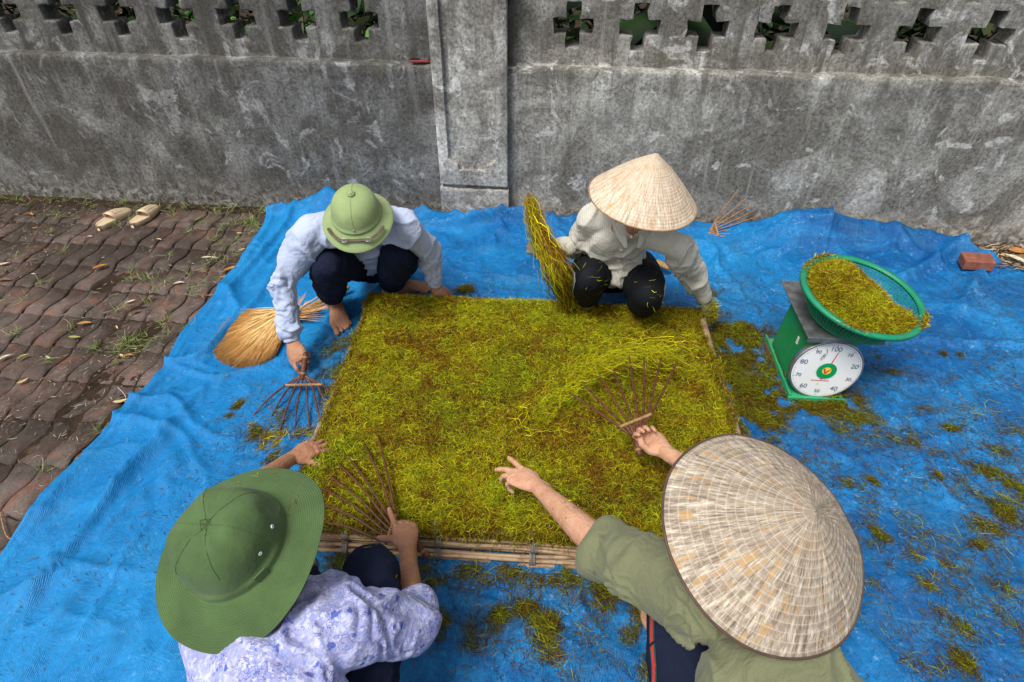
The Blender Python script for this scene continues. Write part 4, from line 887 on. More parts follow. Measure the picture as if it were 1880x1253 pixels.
# held by the near conical-hat wearer
rk3 = rake('cane rake raised over the middle of the algae layer', P(1174, 832, .305), P(1166, 800, .325), (P(1138, 785, .34), P(1195, 762, .34)),
           [P(1046, 722, .33), P(1074, 709, .33), P(1100, 689, .33), P(1127, 680, .33), P(1155, 655, .33), P(1182, 655, .33), P(1214, 657, .33), P(1243, 665, .33)], tine_r=.0044)
def wl(x, y): return PWALL(x, y, -.02)
rk4 = rake('light cane rake leaning against the foot of the wall', P(1281, 440, .03), P(1301, 431, .05), (P(1312, 409, .09), P(1319, 434, .05)),
           [wl(1356, 349), wl(1372, 363), wl(1381, 376), wl(1387, 386), wl(1391, 398), wl(1393, 412), P(1392, 430, .05), P(1386, 440, .03)], tine_r=.0028, light_tines=True)
# short handle behind the kneeling woman
S = Soup(); S.tube([P(1208, 483, .08), P(1226, 492, .08)], [.018, .016], seg=12); o = S.obj('wooden_stub', M['cane_light'], label='short light wooden stub lying behind the person in cream', cat='stick')
o.data.materials[0] = M['cane_light']

# ================================================================== BROOM
def broom():
    hc = P(520, 590, .03); r = empty('grass_broom', (hc[0], hc[1], .0), label='fan-shaped yellow straw broom lying on the left of the tarp', cat='broom')
    g = P(535, 585, .035); arcp = [P(*q, .02) for q in ((446, 572), (420, 592), (400, 618), (396, 640), (403, 655), (417, 665), (438, 671), (462, 672), (482, 667), (502, 655))]
    arc = np.array(arcp)
    def fan(name, n, f0, f1, zc, cols, wd, jitter):
        s = rng.uniform(0, len(arc) - 1.001, n); i = s.astype(int); tip = arc[i] * (1 - (s - i))[:, None] + arc[i + 1] * (s - i)[:, None]; k0 = f0 + rng.uniform(-jitter, jitter, n); k1 = f1 + rng.uniform(-jitter, jitter, n)
        gg = g + rng.normal(0, .012, (n, 3)) * [1, 1, .5]; a = gg + (tip - gg) * k0[:, None]; b = gg + (tip - gg) * k1[:, None]; u_ = rng.uniform(-1, 1, n); h_ = zc * np.sqrt(1 - u_ ** 2) * rng.uniform(.2, 1, n)
        K = 5; t = np.linspace(0, 1, K); p = a[:, None] * (1 - t)[None, :, None] + b[:, None] * t[None, :, None]; al = k0[:, None] + (k1 - k0)[:, None] * t; p[..., 2] = .012 + .02 * (1 - al) + h_[:, None] * (1.0 - .6 * np.clip(al, 0, 1)) ; p[..., :2] += rng.normal(0, .002, (n, K, 2)).cumsum(1)
        d = p[:, -1] - p[:, 0]; nrm = np.stack([-d[:, 1], d[:, 0], 0 * d[:, 0]], 1); nrm /= np.linalg.norm(nrm, axis=1)[:, None] + 1e-9; wv_ = wd * np.array([1, 1, 1, .8, .3]); A = p - nrm[:, None] * wv_[None, :, None]; B = p + nrm[:, None] * wv_[None, :, None]
        v = np.stack([A, B], 2).reshape(-1, 3); base = ((np.arange(n) * 2 * K)[:, None] + 2 * np.arange(K - 1)[None]).ravel(); f = np.stack([base, base + 1, base + 3, base + 2], 1); cc = np.array(cols)[rng.choice(len(cols), n)] * rng.uniform(.7, 1.2, (n, 1)); c = np.repeat(cc, 2 * K, 0).reshape(n, K, 2, 3) * np.clip(1.12 - .55 * np.clip(al - .72, 0, 1) / .3, .4, 1.2)[:, :, None, None]
        mesh_np(name, v, f, M['dry'], col=c.reshape(-1, 3), parent=r, kind='stuff')
    fan('bristles', 9000, .35, 1.0, .055, [(.50, .25, .07), (.56, .31, .10), (.42, .19, .055)], .0010, .05)
    fan('upper_stalks', 1100, .0, .66, .075, [(.72, .46, .17), (.78, .54, .24), (.60, .36, .12)], .0017, .08)
    fan('handle_stalks', 60, -.05, -.42, .03, [(.66, .40, .16), (.5, .26, .1)], .0022, .2)
    S = Soup(); ax = unit(g - arc.mean(0)); ax[2] = 0
    for k in range(4): c = g + ax * (.0 + .012 * k) + [0, 0, .0]; S.tube([c, c + ax * .006], [(.026 - .002 * k, .022)] * 2, seg=14, sub=1)
    S.obj('binding', M['cane'], r)
    S = Soup(); S.tube([g, g + ax * .16 + [0, 0, .01], g + ax * .34 + [0, 0, .015]], [.018, .016, .014], seg=12); S.obj('handle', M['cane_light'], r)
broom()

# ================================================================== DIAL SCALE
def scale():
    yaw = R_(-4); o0 = V(1.332, 1.872, 0); r = empty('dial_scale', tuple(o0), yaw, label='green dial scale with a big white face standing on the tarp', cat='scale')
    def ob(S, name, m, parent=r, smooth=False, bev=0.): 
        o = S.obj(name, m, None, smooth=smooth); o.parent = parent
        if bev: q = o.modifiers.new('b', 'BEVEL'); q.width = bev; q.segments = 3; q.limit_method = 'ANGLE'
        return o
    # base tray with turned up lip
    S = Soup(); S.box((-.0, .17, .016), (.118, .205, .014)); ob(S, 'base', M['scale_mint'], bev=.008)
    S = Soup(); S.box((-.121, .17, .028), (.004, .205, .024)); S.box((-.005, -.036, .020), (.122, .004, .018)); ob(S, 'base_lip', M['scale_mint'], bev=.003)
    # wedge body
    v = [(-.105, .012, .03), (.105, .012, .03), (.105, .33, .03), (-.105, .33, .03), (-.098, .018, .325), (.098, .018, .325), (.098, .30, .325), (-.098, .30, .325)]
    o = mesh_np('body', v, [(3, 2, 1, 0), (4, 5, 6, 7), (0, 1, 5, 4), (1, 2, 6, 5), (2, 3, 7, 6), (3, 0, 4, 7)], M['scale_green'], smooth=False); o.parent = r; q = o.modifiers.new('b', 'BEVEL'); q.width = .012; q.segments = 3
    S = Soup(); S.box((-.1035, .11, .235), (.0015, .007, .018)); ob(S, 'side_label', M['white'])
    S = Soup(); S.box((0, .15, .333), (.05, .09, .012)); ob(S, 'plate_support', M['metal'], bev=.003)
    S = Soup(); S.box((.018, .185, .352), (.152, .205, .004)); ob(S, 'weighing_plate', M['steel_plate'], bev=.003)
    S = Soup(); S.box((.018, -.018, .343), (.152, .0015, .011)); ob(S, 'plate_edge', M['steel_plate'])
    # dial: centre (0, -.004, .178) radius .157 facing -y, leaning back a touch
    Md = Matrix.Translation((0.0, -.004, .172)) @ Matrix.Scale(.93, 4) @ Matrix.Rotation(R_(90 - 5), 4, 'X')
    S = Soup(); S.lathe([(0.001, .0), (.150, .0), (.154, .002), (.157, .006), (.160, .002), (.160, -.022), (.150, -.024), (.001, -.024)], 72, Md); ob(S, 'dial_rim', M['metal'], smooth=True)
    S = Soup(); S.lathe([(.0005, .0045), (.1515, .0045)], 72, Md); dial = ob(S, 'dial_face', M['white'])
    def mark(name, v2, f, m, z): 
        v = [Md @ Vector((x, y, z)) for x, y in v2]; o = mesh_np(name, v, f, m, smooth=False); o.parent = dial; return o
    tv, tf = [], []
    for k in range(100):
        a = math.pi / 2 - 2 * math.pi * k / 100 - R_(4); l = .012 if k % 10 == 0 else (.009 if k % 5 == 0 else .006); wd_ = .0011 if k % 10 == 0 else .0006; ca, sa = math.cos(a), math.sin(a); n = len(tv)
        for rr, s in ((.147, -1), (.147, 1), (.147 - l, 1), (.147 - l, -1)): tv.append((rr * ca - s * wd_ * sa, rr * sa + s * wd_ * ca))
        tf.append((n, n + 1, n + 2, n + 3))
    mark('graduations', tv, tf, M['ink_blue'], .0060)
    for k in range(10):
        a = math.pi / 2 - 2 * math.pi * k / 10 - R_(4); txt = bpy.data.curves.new('numeral', 'FONT'); txt.body = '100' if k == 0 else str(10 * k); txt.size = .034 if k % 2 == 0 or k == 0 else .026; txt.align_x = 'CENTER'; txt.align_y = 'CENTER'; txt.offset = .0004
        to = bpy.data.objects.new('numeral', txt); COL.objects.link(to); dg = bpy.context.evaluated_depsgraph_get(); me = bpy.data.meshes.new_from_object(to.evaluated_get(dg)); bpy.data.objects.remove(to)
        me.transform(Md @ Matrix.Translation((.120 * math.cos(a), .120 * math.sin(a), .0061)) @ Matrix.Rotation(R_(-4), 4, 'Z')); me.materials.clear(); me.materials.append(M['ink_blue']); o = bpy.data.objects.new('numeral', me); COL.objects.link(o); o.parent = dial
    def disc(rr, n=40, c=(0, 0)): return [(c[0] + rr * math.cos(2 * math.pi * k / n), c[1] + rr * math.sin(2 * math.pi * k / n)) for k in range(n)], [tuple(range(n))]
    mark('hub_disc', *disc(.044), M['ink_green'], .0085); mark('hub_sun', *disc(.020, c=(0, .002)), M['ink_yellow'], .0092)
    mark('hub_emblem', [(-.017, .012), (-.010, .016), (-.003, -.004), (.022, .020), (.014, .006), (-.002, -.016), (-.008, -.014)], [(0, 1, 2, 6), (2, 3, 4, 5, 6)], M['ink_red'], .0098)
    an = R_(78); ca, sa = math.cos(an), math.sin(an)
    mark('needle', [(-.05 * ca - .004 * sa, -.05 * sa + .004 * ca), (-.05 * ca + .004 * sa, -.05 * sa - .004 * ca), (.108 * ca + .0015 * sa, .108 * sa - .0015 * ca), (.108 * ca - .0015 * sa, .108 * sa + .0015 * ca)], [(0, 1, 2, 3)], M['ink_red'], .0078)
    mark('small_print', [q for k in range(14) for q in ((-.052 + k * .0058, -.060), (-.048 + k * .0058, -.060), (-.048 + k * .0058, -.054), (-.052 + k * .0058, -.054))], [(4 * k, 4 * k + 1, 4 * k + 2, 4 * k + 3) for k in range(14)], M['ink_red'], .0062)
    mark('approval_mark', [(-.024, -.080), (-.012, -.080), (-.012, -.071), (-.024, -.071), (-.022, -.078), (-.014, -.078), (-.014, -.073), (-.022, -.073)], [(0, 1, 5, 4), (1, 2, 6, 5), (2, 3, 7, 6), (3, 0, 4, 7)], M['ink_lime'], .0062)
    # wire seal
    S = Soup(); S.tube([Md @ Vector(q) for q in ((-.035, .125, .012), (-.028, .105, .012), (-.037, .095, .014), (-.032, .082, .012), (-.042, .085, .014), (-.038, .100, .013), (-.048, .072, .012), (-.040, .070, .012))], [.0012] * 8, seg=5); ob(S, 'wire_seal', M['wire'], smooth=True)
scale()
S = Soup(); S.tube([P(1405, 628, .015), P(1412, 655, .02), P(1432, 690, .02), P(1428, 722, .015)], [.008, .010, .008, .007], seg=8); S.tube([P(1412, 640, .02), P(1436, 645, .04), P(1440, 690, .04)], [.006, .005, .005], seg=8)
S.obj('root_piece', M['cane'], label='reddish brown bent stick leaning on the scale base', cat='stick')

# ================================================================== COLANDER
def colander():
    c = V(1.425, 1.985, .486); ax = unit(V(.11, -.125, .98)); q = Vector((0, 0, 1)).rotation_difference(Vector(ax)); Mx = Matrix.Translation(c) @ q.to_matrix().to_4x4(); Rr, Hh = .229, .112
    r = empty('colander', tuple(c - ax * Hh), label='round green plastic colander full of algae on the scale plate', cat='colander')
    S = Soup(); S.lathe([(Rr - .004, -.002), (Rr + .004, .002), (Rr + .018, .001), (Rr + .022, -.006), (Rr + .021, -.016), (Rr + .014, -.018), (Rr + .006, -.012), (Rr - .006, -.014)], 84, Mx, close=True); S.obj('rim', M['plastic_green'], r)
    S = Soup()
    prof = lambda t: (Rr - .006 - (.055 * t ** 1.5), -.006 - Hh * t)
    for k in range(11): t = k / 10; rr, zz = prof(t); an = np.linspace(0, 2 * math.pi, 73); S.tube([Mx @ Vector((rr * math.cos(a), rr * math.sin(a), zz)) for a in an], [.0016] * 73, up=ax, seg=5, sub=1)
    for k in range(92):
        a = 2 * math.pi * k / 92; S.tube([Mx @ Vector((prof(t)[0] * math.cos(a), prof(t)[0] * math.sin(a), prof(t)[1])) for t in np.linspace(0, 1, 6)], [.0018] * 6, up=ax, seg=5, sub=1)
    S.obj('mesh_side', M['plastic_green'], r)
    S = Soup(); rb = prof(1)[0]; S.lathe([(.001, -.006 - Hh), (rb, -.006 - Hh), (rb + .002, -.010 - Hh), (.001, -.010 - Hh)], 60, Mx); S.obj('bottom', M['plastic_green'], r)
    # heap inside, high on the left and back, low at the front right
    root = tag(empty('algae_heap', tuple(c)), 'heap of yellow green algae piled in the green colander', 'algae', None, 'stuff')
    n = 34000; rr = np.sqrt(rng.random(n)) * (Rr - .010); a = rng.uniform(0, 2 * math.pi, n); x = rr * np.cos(a); y = rr * np.sin(a)
    def hh(x, y):
        z_ = hh0(x, y); e_ = np.clip((.226 - np.hypot(x, y)) / .06, 0, 1); return np.where(z_ > -.012, -.012 + (z_ + .012) * e_, z_)
    def hh0(x, y):
        s = x * .80 + y * .38                                  # towards the empty side
        return np.clip(.014 - .17 * (s - .02) + .022 * np.exp(-((x + .05) ** 2 + (y - .05) ** 2) / .012) - .35 * np.clip(s - .05, 0, 1), -.095, .05) - .3 * np.clip(np.hypot(x, y) - .20, 0, 1) + .008 * fbm(np.stack([x, y, 0 * x], 1) * 22, 2)
    k = (x * .80 + y * .38 < .085 + .02 * np.sin(y * 40)); x, y = x[k], y[k]; n = len(x); z = hh(x, y) + rng.uniform(-.010, .006, n)
    p = np.c_[x, y, z] @ np.array(q.to_matrix()).T + c
    strands('heap_strands', p, rng.uniform(0, 6.3, n), rng.uniform(.02, .06, n), rng.uniform(.0008, .0015, n), rng.normal(0, 2.4, n), algae_cols(n, np.clip(.45 + .3 * fbm(p * 12, 2), 0, 1)), M['algae'], K=5, pitch=.3, zlift=None, parent=root, kind='stuff')
    gx, gy = np.meshgrid(np.linspace(-.225, .225, 60), np.linspace(-.225, .225, 60)); x, y = gx.ravel(), gy.ravel(); s = x * .8 + y * .38; z = np.where((np.hypot(x, y) < .222) & (s < .08), hh(x, y) - .010, -.108); k = np.hypot(x, y) > .224; x = np.where(k, x * .19 / np.hypot(x, y), x); y = np.where(k, y * .19 / np.maximum(np.hypot(gx.ravel(), y), 1e-6), y)
    rad = np.hypot(x, y); lim = Rr - .012 - .055 * (np.clip(-z / Hh, 0, 1)) ** 1.5; sc_ = np.minimum(1, lim / np.maximum(rad, 1e-6)); x, y = x * sc_, y * sc_
    i = np.arange(59 * 59); rw = i // 59; cc = i % 59; a = rw * 60 + cc; mesh_np('heap_core', np.c_[x, y, z] @ np.array(q.to_matrix()).T + c, np.stack([a, a + 1, a + 61, a + 60], 1), M['algae_bed'], parent=root, kind='stuff')
    # strands stuck to the rim
    n = 500; a = rng.choice([R_(-35), R_(115), R_(-120), R_(140)], n, p=[.4, .3, .15, .15]) + rng.normal(0, .12, n); p = np.array([Mx @ Vector(((Rr + .012) * math.cos(t), (Rr + .012) * math.sin(t), .004)) for t in a])
    strands('rim_strands', p, rng.uniform(0, 6.3, n), rng.uniform(.02, .06, n), np.full(n, .0016), rng.normal(0, 1.8, n), algae_cols(n, np.full(n, .6)), M['algae'], pitch=.4, zlift=None, parent=root, kind='stuff')
colander()

# ================================================================== BRICK AND DEBRIS AT THE RIGHT
bp = PT(1788, 490); S = Soup(); S.box((0, 0, .03), (.075, .048, .03)); o = S.obj('loose_brick', M['brick'], smooth=False, label='single red brown brick weighing down the tarp corner', cat='brick'); o.location = (bp[0], bp[1], max(bp[2], .03)); o.rotation_euler = (R_(3), R_(-4), R_(-14)); q = o.modifiers.new('b', 'BEVEL'); q.width = .006; q.segments = 3
deb = [(1822, 468, .08, .5), (1840, 475, .10, -.3), (1858, 478, .12, .1), (1850, 490, .14, -.4), (1868, 468, .1, 1.), (1872, 492, .14, -.2), (1835, 485, .1, .2), (1880, 480, .12, .6), (1862, 500, .16, -.5), (1895, 505, .14, .2)]
DL = ['pale dry husk nearest the brick', 'dark brown dry husk right behind the brick', 'orange dry husk in the middle of the litter by the wall', 'yellowish dry husk in front of the litter by the brick', 'pale dry husk against the wall at the right photo edge', 'dark dry husk at the front right of the litter', 'orange dry husk close beside the brick', 'yellowish dry husk at the photo edge', 'pale long husk lowest in the litter over the tarp', 'dark husk farthest right beyond the litter']
for k, (x, y, L, a) in enumerate(deb):
    v, f = leaf_mesh(L, L * .22, .5, random.uniform(-.5, .5), .3); ca, sa = math.cos(a), math.sin(a); v = np.c_[v[:, 0] * ca - v[:, 1] * sa, v[:, 0] * sa + v[:, 1] * ca, v[:, 2] + .02 + .012 * (k % 3)]
    o = mesh_np('dry_husk', v, f, lm['wboy'[k % 4]], label=DL[k], cat='dry leaf', group='dry husks heaped beyond the brick'); p = P(x, y, .0); o.location = (p[0] + .02, p[1] + .03, 0); o.rotation_euler = (random.uniform(-.3, .3), random.uniform(-.3, .3), 0)
n = 2600; xy = np.stack([rng.uniform(2.75, 3.6, n), rng.uniform(2.6, 3.12, n)], 1); k = (xy[:, 1] < wall_y(xy[:, 0]) - .01) & (xy[:, 1] > wall_y(xy[:, 0]) - .36); xy = xy[k]; n = len(xy)
strands('twig_litter', np.c_[xy, rng.uniform(.01, .05, n)], rng.uniform(-.8, .8, n), rng.uniform(.02, .12, n), rng.uniform(.002, .006, n), rng.normal(0, .5, n), np.array([(.30, .22, .13), (.10, .06, .035), (.42, .36, .25)])[rng.choice(3, n)], M['dry'], pitch=.15, zlift=.005, label='twigs and dry scraps at the wall foot beyond the brick', cat='litter', kind='stuff')

# ================================================================== GREENERY BEHIND THE WALL
def wp(s, d, z=0.): return W0 + WS * s + WN * d + V(0, 0, z)
def leaf_cloud(name, c, spread, n, L, cols, label, cat, elmu=.3, stems=0):
    r = empty(name, tuple(V(c[0], c[1], 0)), label=label, cat=cat); p = rng.normal(0, 1, (n, 3)) * spread + c; p[:, 2] = np.abs(p[:, 2]); hd = rng.uniform(0, 6.3, n); el = rng.normal(elmu, .5, n); ln = L * rng.uniform(.6, 1.3, n)
    t = np.array([0, .3, .7, 1.]); wd = np.array([.05, 1, .8, .03]); d = np.stack([np.cos(hd) * np.cos(el), np.sin(hd) * np.cos(el), np.sin(el)], 1); pr = p[:, None] + d[:, None] * (t[None, :, None] * ln[:, None, None]); pr[..., 2] -= (t ** 2)[None] * ln[:, None] * .35
    nr = np.stack([-np.sin(hd), np.cos(hd), rng.normal(0, .35, n)], 1); A = pr - nr[:, None] * (wd[None, :, None] * ln[:, None, None] * .22); B = pr + nr[:, None] * (wd[None, :, None] * ln[:, None, None] * .22); K = 4
    v = np.stack([A, B], 2).reshape(-1, 3); base = ((np.arange(n) * 2 * K)[:, None] + 2 * np.arange(K - 1)[None]).ravel(); cc = np.array(cols)[rng.choice(len(cols), n)] * rng.uniform(.6, 1.3, (n, 1))
    mesh_np('foliage', v, np.stack([base, base + 1, base + 3, base + 2], 1), M['plant'], col=np.repeat(cc, 2 * K, 0), parent=r)
    S = Soup()
    for k in range(stems or 5): e = V(*(rng.normal(0, 1, 2) * spread[:2]), 0) + V(c[0], c[1], c[2] + spread[2]); b_ = V(c[0], c[1], 0) + V(*(rng.normal(0, .04, 2)), 0); S.tube([b_, (b_ + e) / 2 + rng.normal(0, .04, 3), e], [.012, .008, .003], seg=6)
    S.obj('stem', M['bark'], r)
GR = [(.05, .16, .02), (.08, .22, .03), (.03, .10, .015)]; DK = [(.012, .03, .008), (.02, .05, .012)]; BR = [(.28, .17, .06), (.16, .09, .035), (.34, .24, .06)]
for s, d, z, sp, n, L, cl, lb in ((-1.75, .85, .45, .24, 900, .10, GR, 'bright green leafy weed seen through the openings left of the pier'), (-1.2, .8, .5, .22, 800, .10, GR, 'bright green bush behind the wall nearest the dry palm fronds'), (-2.35, .95, .4, .25, 800, .09, GR, 'green bush behind the wall beside the yellowed one'),
                                (-2.75, .9, .35, .22, 800, .09, BR, 'yellowed bush behind the wall at far left'), (-3.3, .95, .35, .25, 700, .10, BR, 'brown withered bush behind the leftmost openings')):
    leaf_cloud('garden_bush', wp(s, d, z), V(sp, sp * .8, .25), n, L, cl, lb, 'bush')
r = empty('dry_palm_fronds', tuple(wp(-.62, .55)), label='heap of dry pale palm fronds behind the opening left of the pier', cat='palm fronds'); n = 500
c = wp(-.62, .5, .62) + rng.normal(0, 1, (n, 3)) * [.16, .12, .14]; strands('frond_blades', c, rng.uniform(0, 6.3, n), rng.uniform(.12, .3, n), rng.uniform(.004, .010, n), rng.normal(0, 1.4, n), np.array([(.46, .38, .29), (.32, .24, .17), (.55, .48, .38)])[rng.choice(3, n)], M['dry'], pitch=.25, zlift=.02, parent=r)
S = Soup(); S.tube([wp(-.9, .6, .1), wp(-.6, .5, .7), wp(-.3, .45, .8)], [.03, .02, .008]); S.obj('stalk', M['bark'], r)
def banana(s, d, h, nl, label, ang0=0.):
    b = wp(s, d); r = empty('banana_plant', tuple(b), label=label, cat='banana plant'); S = Soup(); S.tube([b, b + V(.02, .02, h * .5), b + V(.0, .05, h)], [.085, .07, .04], seg=14); S.obj('trunk', M['bark'], r)
    for k in range(nl):
        a = ang0 + k * 2.4 + random.uniform(-.3, .3); L = random.uniform(.7, 1.1); st = b + V(0, .04, h * random.uniform(.55, .95)); n1, n2 = 14, 7; v = []
        for i in range(n1):
            t = i / (n1 - 1); q = st + V(math.cos(a), math.sin(a), 0) * L * t + V(0, 0, .35 * t - .75 * t * t) * L; wv_ = .13 * math.sin(math.pi * min(1, t + .04)) ** .6
            for j in range(n2): s_ = -1 + 2 * j / (n2 - 1); q_ = q + V(-math.sin(a), math.cos(a), 0) * s_ * wv_ + V(0, 0, -.05 * abs(s_) + .008 * math.sin(t * 60 + j)); dd = (q_ - W0) @ WN; v.append(q_ + WN * max(0, .36 - dd))
        cl = random.choice([(.010, .030, .006), (.006, .020, .005), (.02, .045, .008), (.014, .04, .008)]); f = [(i * n2 + j, i * n2 + j + 1, (i + 1) * n2 + j + 1, (i + 1) * n2 + j) for i in range(n1 - 1) for j in range(n2 - 1)]  # leaf greens taken darker, with the garden shade put into the colour
        mesh_np('leaf', v, f, M['plant'], parent=r, col=np.tile(cl, (len(v), 1)))
banana(.75, .75, 1.5, 7, 'banana plant behind the first opening right of the pier', .4); banana(1.35, .9, 1.4, 7, 'banana plant behind the openings in the middle of the right wall', 1.5); banana(2.1, .8, 1.3, 6, 'banana plant farther right, in the dark behind the wall', 2.6)
leaf_cloud('garden_bush', wp(1.75, .55, .55), V(.18, .1, .2), 260, .13, [(.04, .12, .02), (.08, .16, .03), (.18, .09, .04)], 'loose green weed behind the wall between the banana plants', 'bush')
leaf_cloud('garden_bush', wp(.62, .32, .75), V(.06, .04, .14), 50, .09, [(.12, .26, .03), (.16, .30, .04)], 'slender yellow green weed poking up at the first opening right of the pier', 'bush')
# dense dark thicket farther back
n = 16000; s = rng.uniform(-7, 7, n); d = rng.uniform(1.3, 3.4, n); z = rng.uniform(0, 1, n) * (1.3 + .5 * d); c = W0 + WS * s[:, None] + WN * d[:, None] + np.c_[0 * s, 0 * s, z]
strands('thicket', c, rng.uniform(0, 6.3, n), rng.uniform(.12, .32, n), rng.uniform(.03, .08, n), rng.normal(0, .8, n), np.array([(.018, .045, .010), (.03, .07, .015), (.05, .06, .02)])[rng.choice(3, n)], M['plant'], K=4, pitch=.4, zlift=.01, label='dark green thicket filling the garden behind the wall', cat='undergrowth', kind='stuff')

# ================================================================== PEOPLE
def reach(px, A, L, far=False):
    "point seen at pixel px that lies L from the joint A (closest approach if none)"
    d = unit(_R * (px[0] - 940) / FPX + _F + _U * (627 - px[1]) / FPX); o = np.array([0, 0, CAM_H]) - A; b = o @ d; c = o @ o - L * L; D = b * b - c
    t = -b if D < 0 else (-b + math.sqrt(D) if far else -b - math.sqrt(D)); return np.array([0, 0, CAM_H]) + d * t
def hand(S, wrist, d, n, thumb_side, curls, spread=(.16, .04, -.06, -.16), thumb=((.75, .55, -.25), (.95, .2, -.3)), s=.92, fat=1., bends=None):
    """wrist; d towards the fingers; n out of the back of the hand; curls: bend (rad) per joint for index..little"""
    d = unit(d); n = unit(np.array(n, float) - d * (np.array(n, float) @ d)); lat = unit(np.cross(d, n)) * thumb_side; nails = []
    W = lambda a, b, c=0.: wrist + (d * a + lat * b + n * c) * s
    S.tube([W(-.03, 0), W(.0, 0), W(.03, .001), W(.06, .0, .003), W(.084, -.001, .001)], [(.0255 * s * fat, .0195 * s * fat), (.027 * s * fat, .0185 * s * fat), (.035 * s * fat, .0185 * s * fat), (.040 * s * fat, .0155 * s * fat), (.038 * s * fat, .011 * s * fat)], up=n, seg=18, sub=3)
    base = [(.084, .029), (.089, .0098), (.086, -.0095), (.077, -.027)]; ln = [(.041, .025, .019), (.045, .029, .020), (.042, .026, .019), (.033, .020, .017)]; rd = [.0092, .0094, .0088, .0078]
    for k in range(4):
        cu = curls[k] if not np.isscalar(curls[k]) else (curls[k] * .9, curls[k] * 1.1, curls[k] * .7); p = W(*base[k], .001); a = spread[k]; dd = unit(d * math.cos(a) + lat * math.sin(a)); th = 0; pts = [p - dd * .022 * s - n * .001, p]; rr = [rd[k] * s * fat * 1.05, rd[k] * s * fat * 1.12]
        for q in range(3):
            th += cu[q]; v = dd * math.cos(th) - n * math.sin(th); m = pts[-1] + v * ln[k][q] * s * .5; e = pts[-1] + v * ln[k][q] * s; pts += [m, e]; rr += [rd[k] * s * fat * (.93, .86, .80)[q], rd[k] * s * fat * (1.0, .92, .74)[q]]
        S.tube(pts, rr, up=n, seg=12, sub=2); S.ell(p + n * .0035 * s, (.0095 * s * fat,) * 3); nv = dd * math.sin(th) + n * math.cos(th); nails.append((pts[-1] - v * .004 * s, v, nv, rr[-1]))
    p0 = W(.018, .018, -.004); p1 = W(.040, .034, -.007); t1 = unit(d * thumb[0][0] + lat * thumb[0][1] + n * thumb[0][2]); t2 = unit(d * thumb[1][0] + lat * thumb[1][1] + n * thumb[1][2]); p2 = p1 + t1 * .034 * s; p3 = p2 + t2 * .030 * s; r = s * fat
    S.tube([p0, p1, (p1 + p2) / 2, p2, (p2 + p3) / 2, p3], [(.017 * r, .014 * r), .0135 * r, .0112 * r, .0118 * r, .0108 * r, .0085 * r], up=n, seg=12, sub=2)
    S.ell(W(.035, .020, -.006), (.020 * s * fat, .014 * s * fat, .026 * s * fat), np.array([lat, n, d]))
    tn = unit(np.cross(np.cross(t2, n + lat * .6), t2)); nails.append((p3 - t2 * .003 * s, t2, tn, .0085 * r)); return nails
def foot(S, heel, d, up=(0, 0, 1), side=1, s=.92):
    d = unit(d); up = unit(np.array(up) - d * (np.array(up) @ d)); lat = np.cross(d, up) * side; W = lambda a, b, c: heel + (d * a + lat * b + up * c) * s
    S.tube([W(.0, 0, .03), W(.05, 0, .036), W(.11, .004, .036), (W(.165, .006, .022)), W(.20, .006, .014)], [(.030 * s, .030 * s), (.031 * s, .036 * s), (.037 * s, .030 * s), (.045 * s, .017 * s), (.040 * s, .011 * s)], up=up, seg=16, sub=3)
    for k, (b, l, r) in enumerate(((.030, .045, .0125), (.009, .040, .009), (-.007, .034, .0085), (-.021, .028, .008), (-.034, .020, .008))):
        p = W(.195 - .007 * k, b * 1.05, .012); S.tube([p, p + d * l * .55 * s + up * .003, p + d * l * s - up * .001], [r * s, r * s, r * .95 * s], up=up, seg=10, sub=2)
def head_soup(S, c, fwd, up, s=1.):
    f = unit(fwd); u = unit(np.array(up) - f * (np.array(up) @ f)); l = np.cross(f, u); R3 = np.array([l, f, u]); W = lambda a, b, c_: c + (l * a + f * b + u * c_) * s
    S.ell(W(0, -.012, .02), (.074 * s, .092 * s, .085 * s), R3, nu=24, nv=16); S.ell(W(0, .022, -.045), (.056 * s, .066 * s, .062 * s), R3, nu=20, nv=12); S.ell(W(0, .055, -.09), (.026 * s, .022 * s, .020 * s), R3)
    S.tube([W(0, .078, .015), W(0, .098, -.012), W(0, .104, -.026)], [(.008 * s, .010 * s), (.012 * s, .012 * s), (.015 * s, .010 * s)], up=f, seg=10, sub=2)
    S.tube([W(-.022, .078, -.052), W(0, .089, -.051), W(.022, .078, -.052)], [.005 * s, .0075 * s, .005 * s], seg=8); S.tube([W(-.020, .076, -.062), W(0, .087, -.063), W(.020, .076, -.062)], [.005 * s, .0075 * s, .005 * s], seg=8)
    for q in (-1, 1):
        S.ell(W(.073 * q, -.010, -.015), (.010 * s, .017 * s, .031 * s), R3); S.ell(W(.031 * q, .070, .028), (.024 * s, .012 * s, .008 * s), R3); S.ell(W(.038 * q, .058, -.018), (.022 * s, .018 * s, .018 * s), R3)
    return R3, W
def hair_cap(c, fwd, up, parent, s=1.):
    S = Soup(); f = unit(fwd); u = unit(np.array(up) - f * (np.array(up) @ f)); l = np.cross(f, u); R3 = np.array([l, f, u]); W = lambda a, b, c_: c + (l * a + f * b + u * c_) * s
    S.ell(W(0, -.020, .030), (.081 * s, .093 * s, .084 * s), R3); S.ell(W(0, -.045, -.015), (.070 * s, .060 * s, .062 * s), R3); v, fc, _ = remesh(S, .006, 3); v += .0015 * vnoise(v * 160)[:, None]; mesh_np('hair', v, fc, M['hair'], parent=parent)
    for q in (-1, 1): E = Soup(); E.ell(W(.031 * q, .0735, .012), (.012 * s, .006 * s, .006 * s), R3, nu=10, nv=6); E.obj('eye', M['eye'], parent)
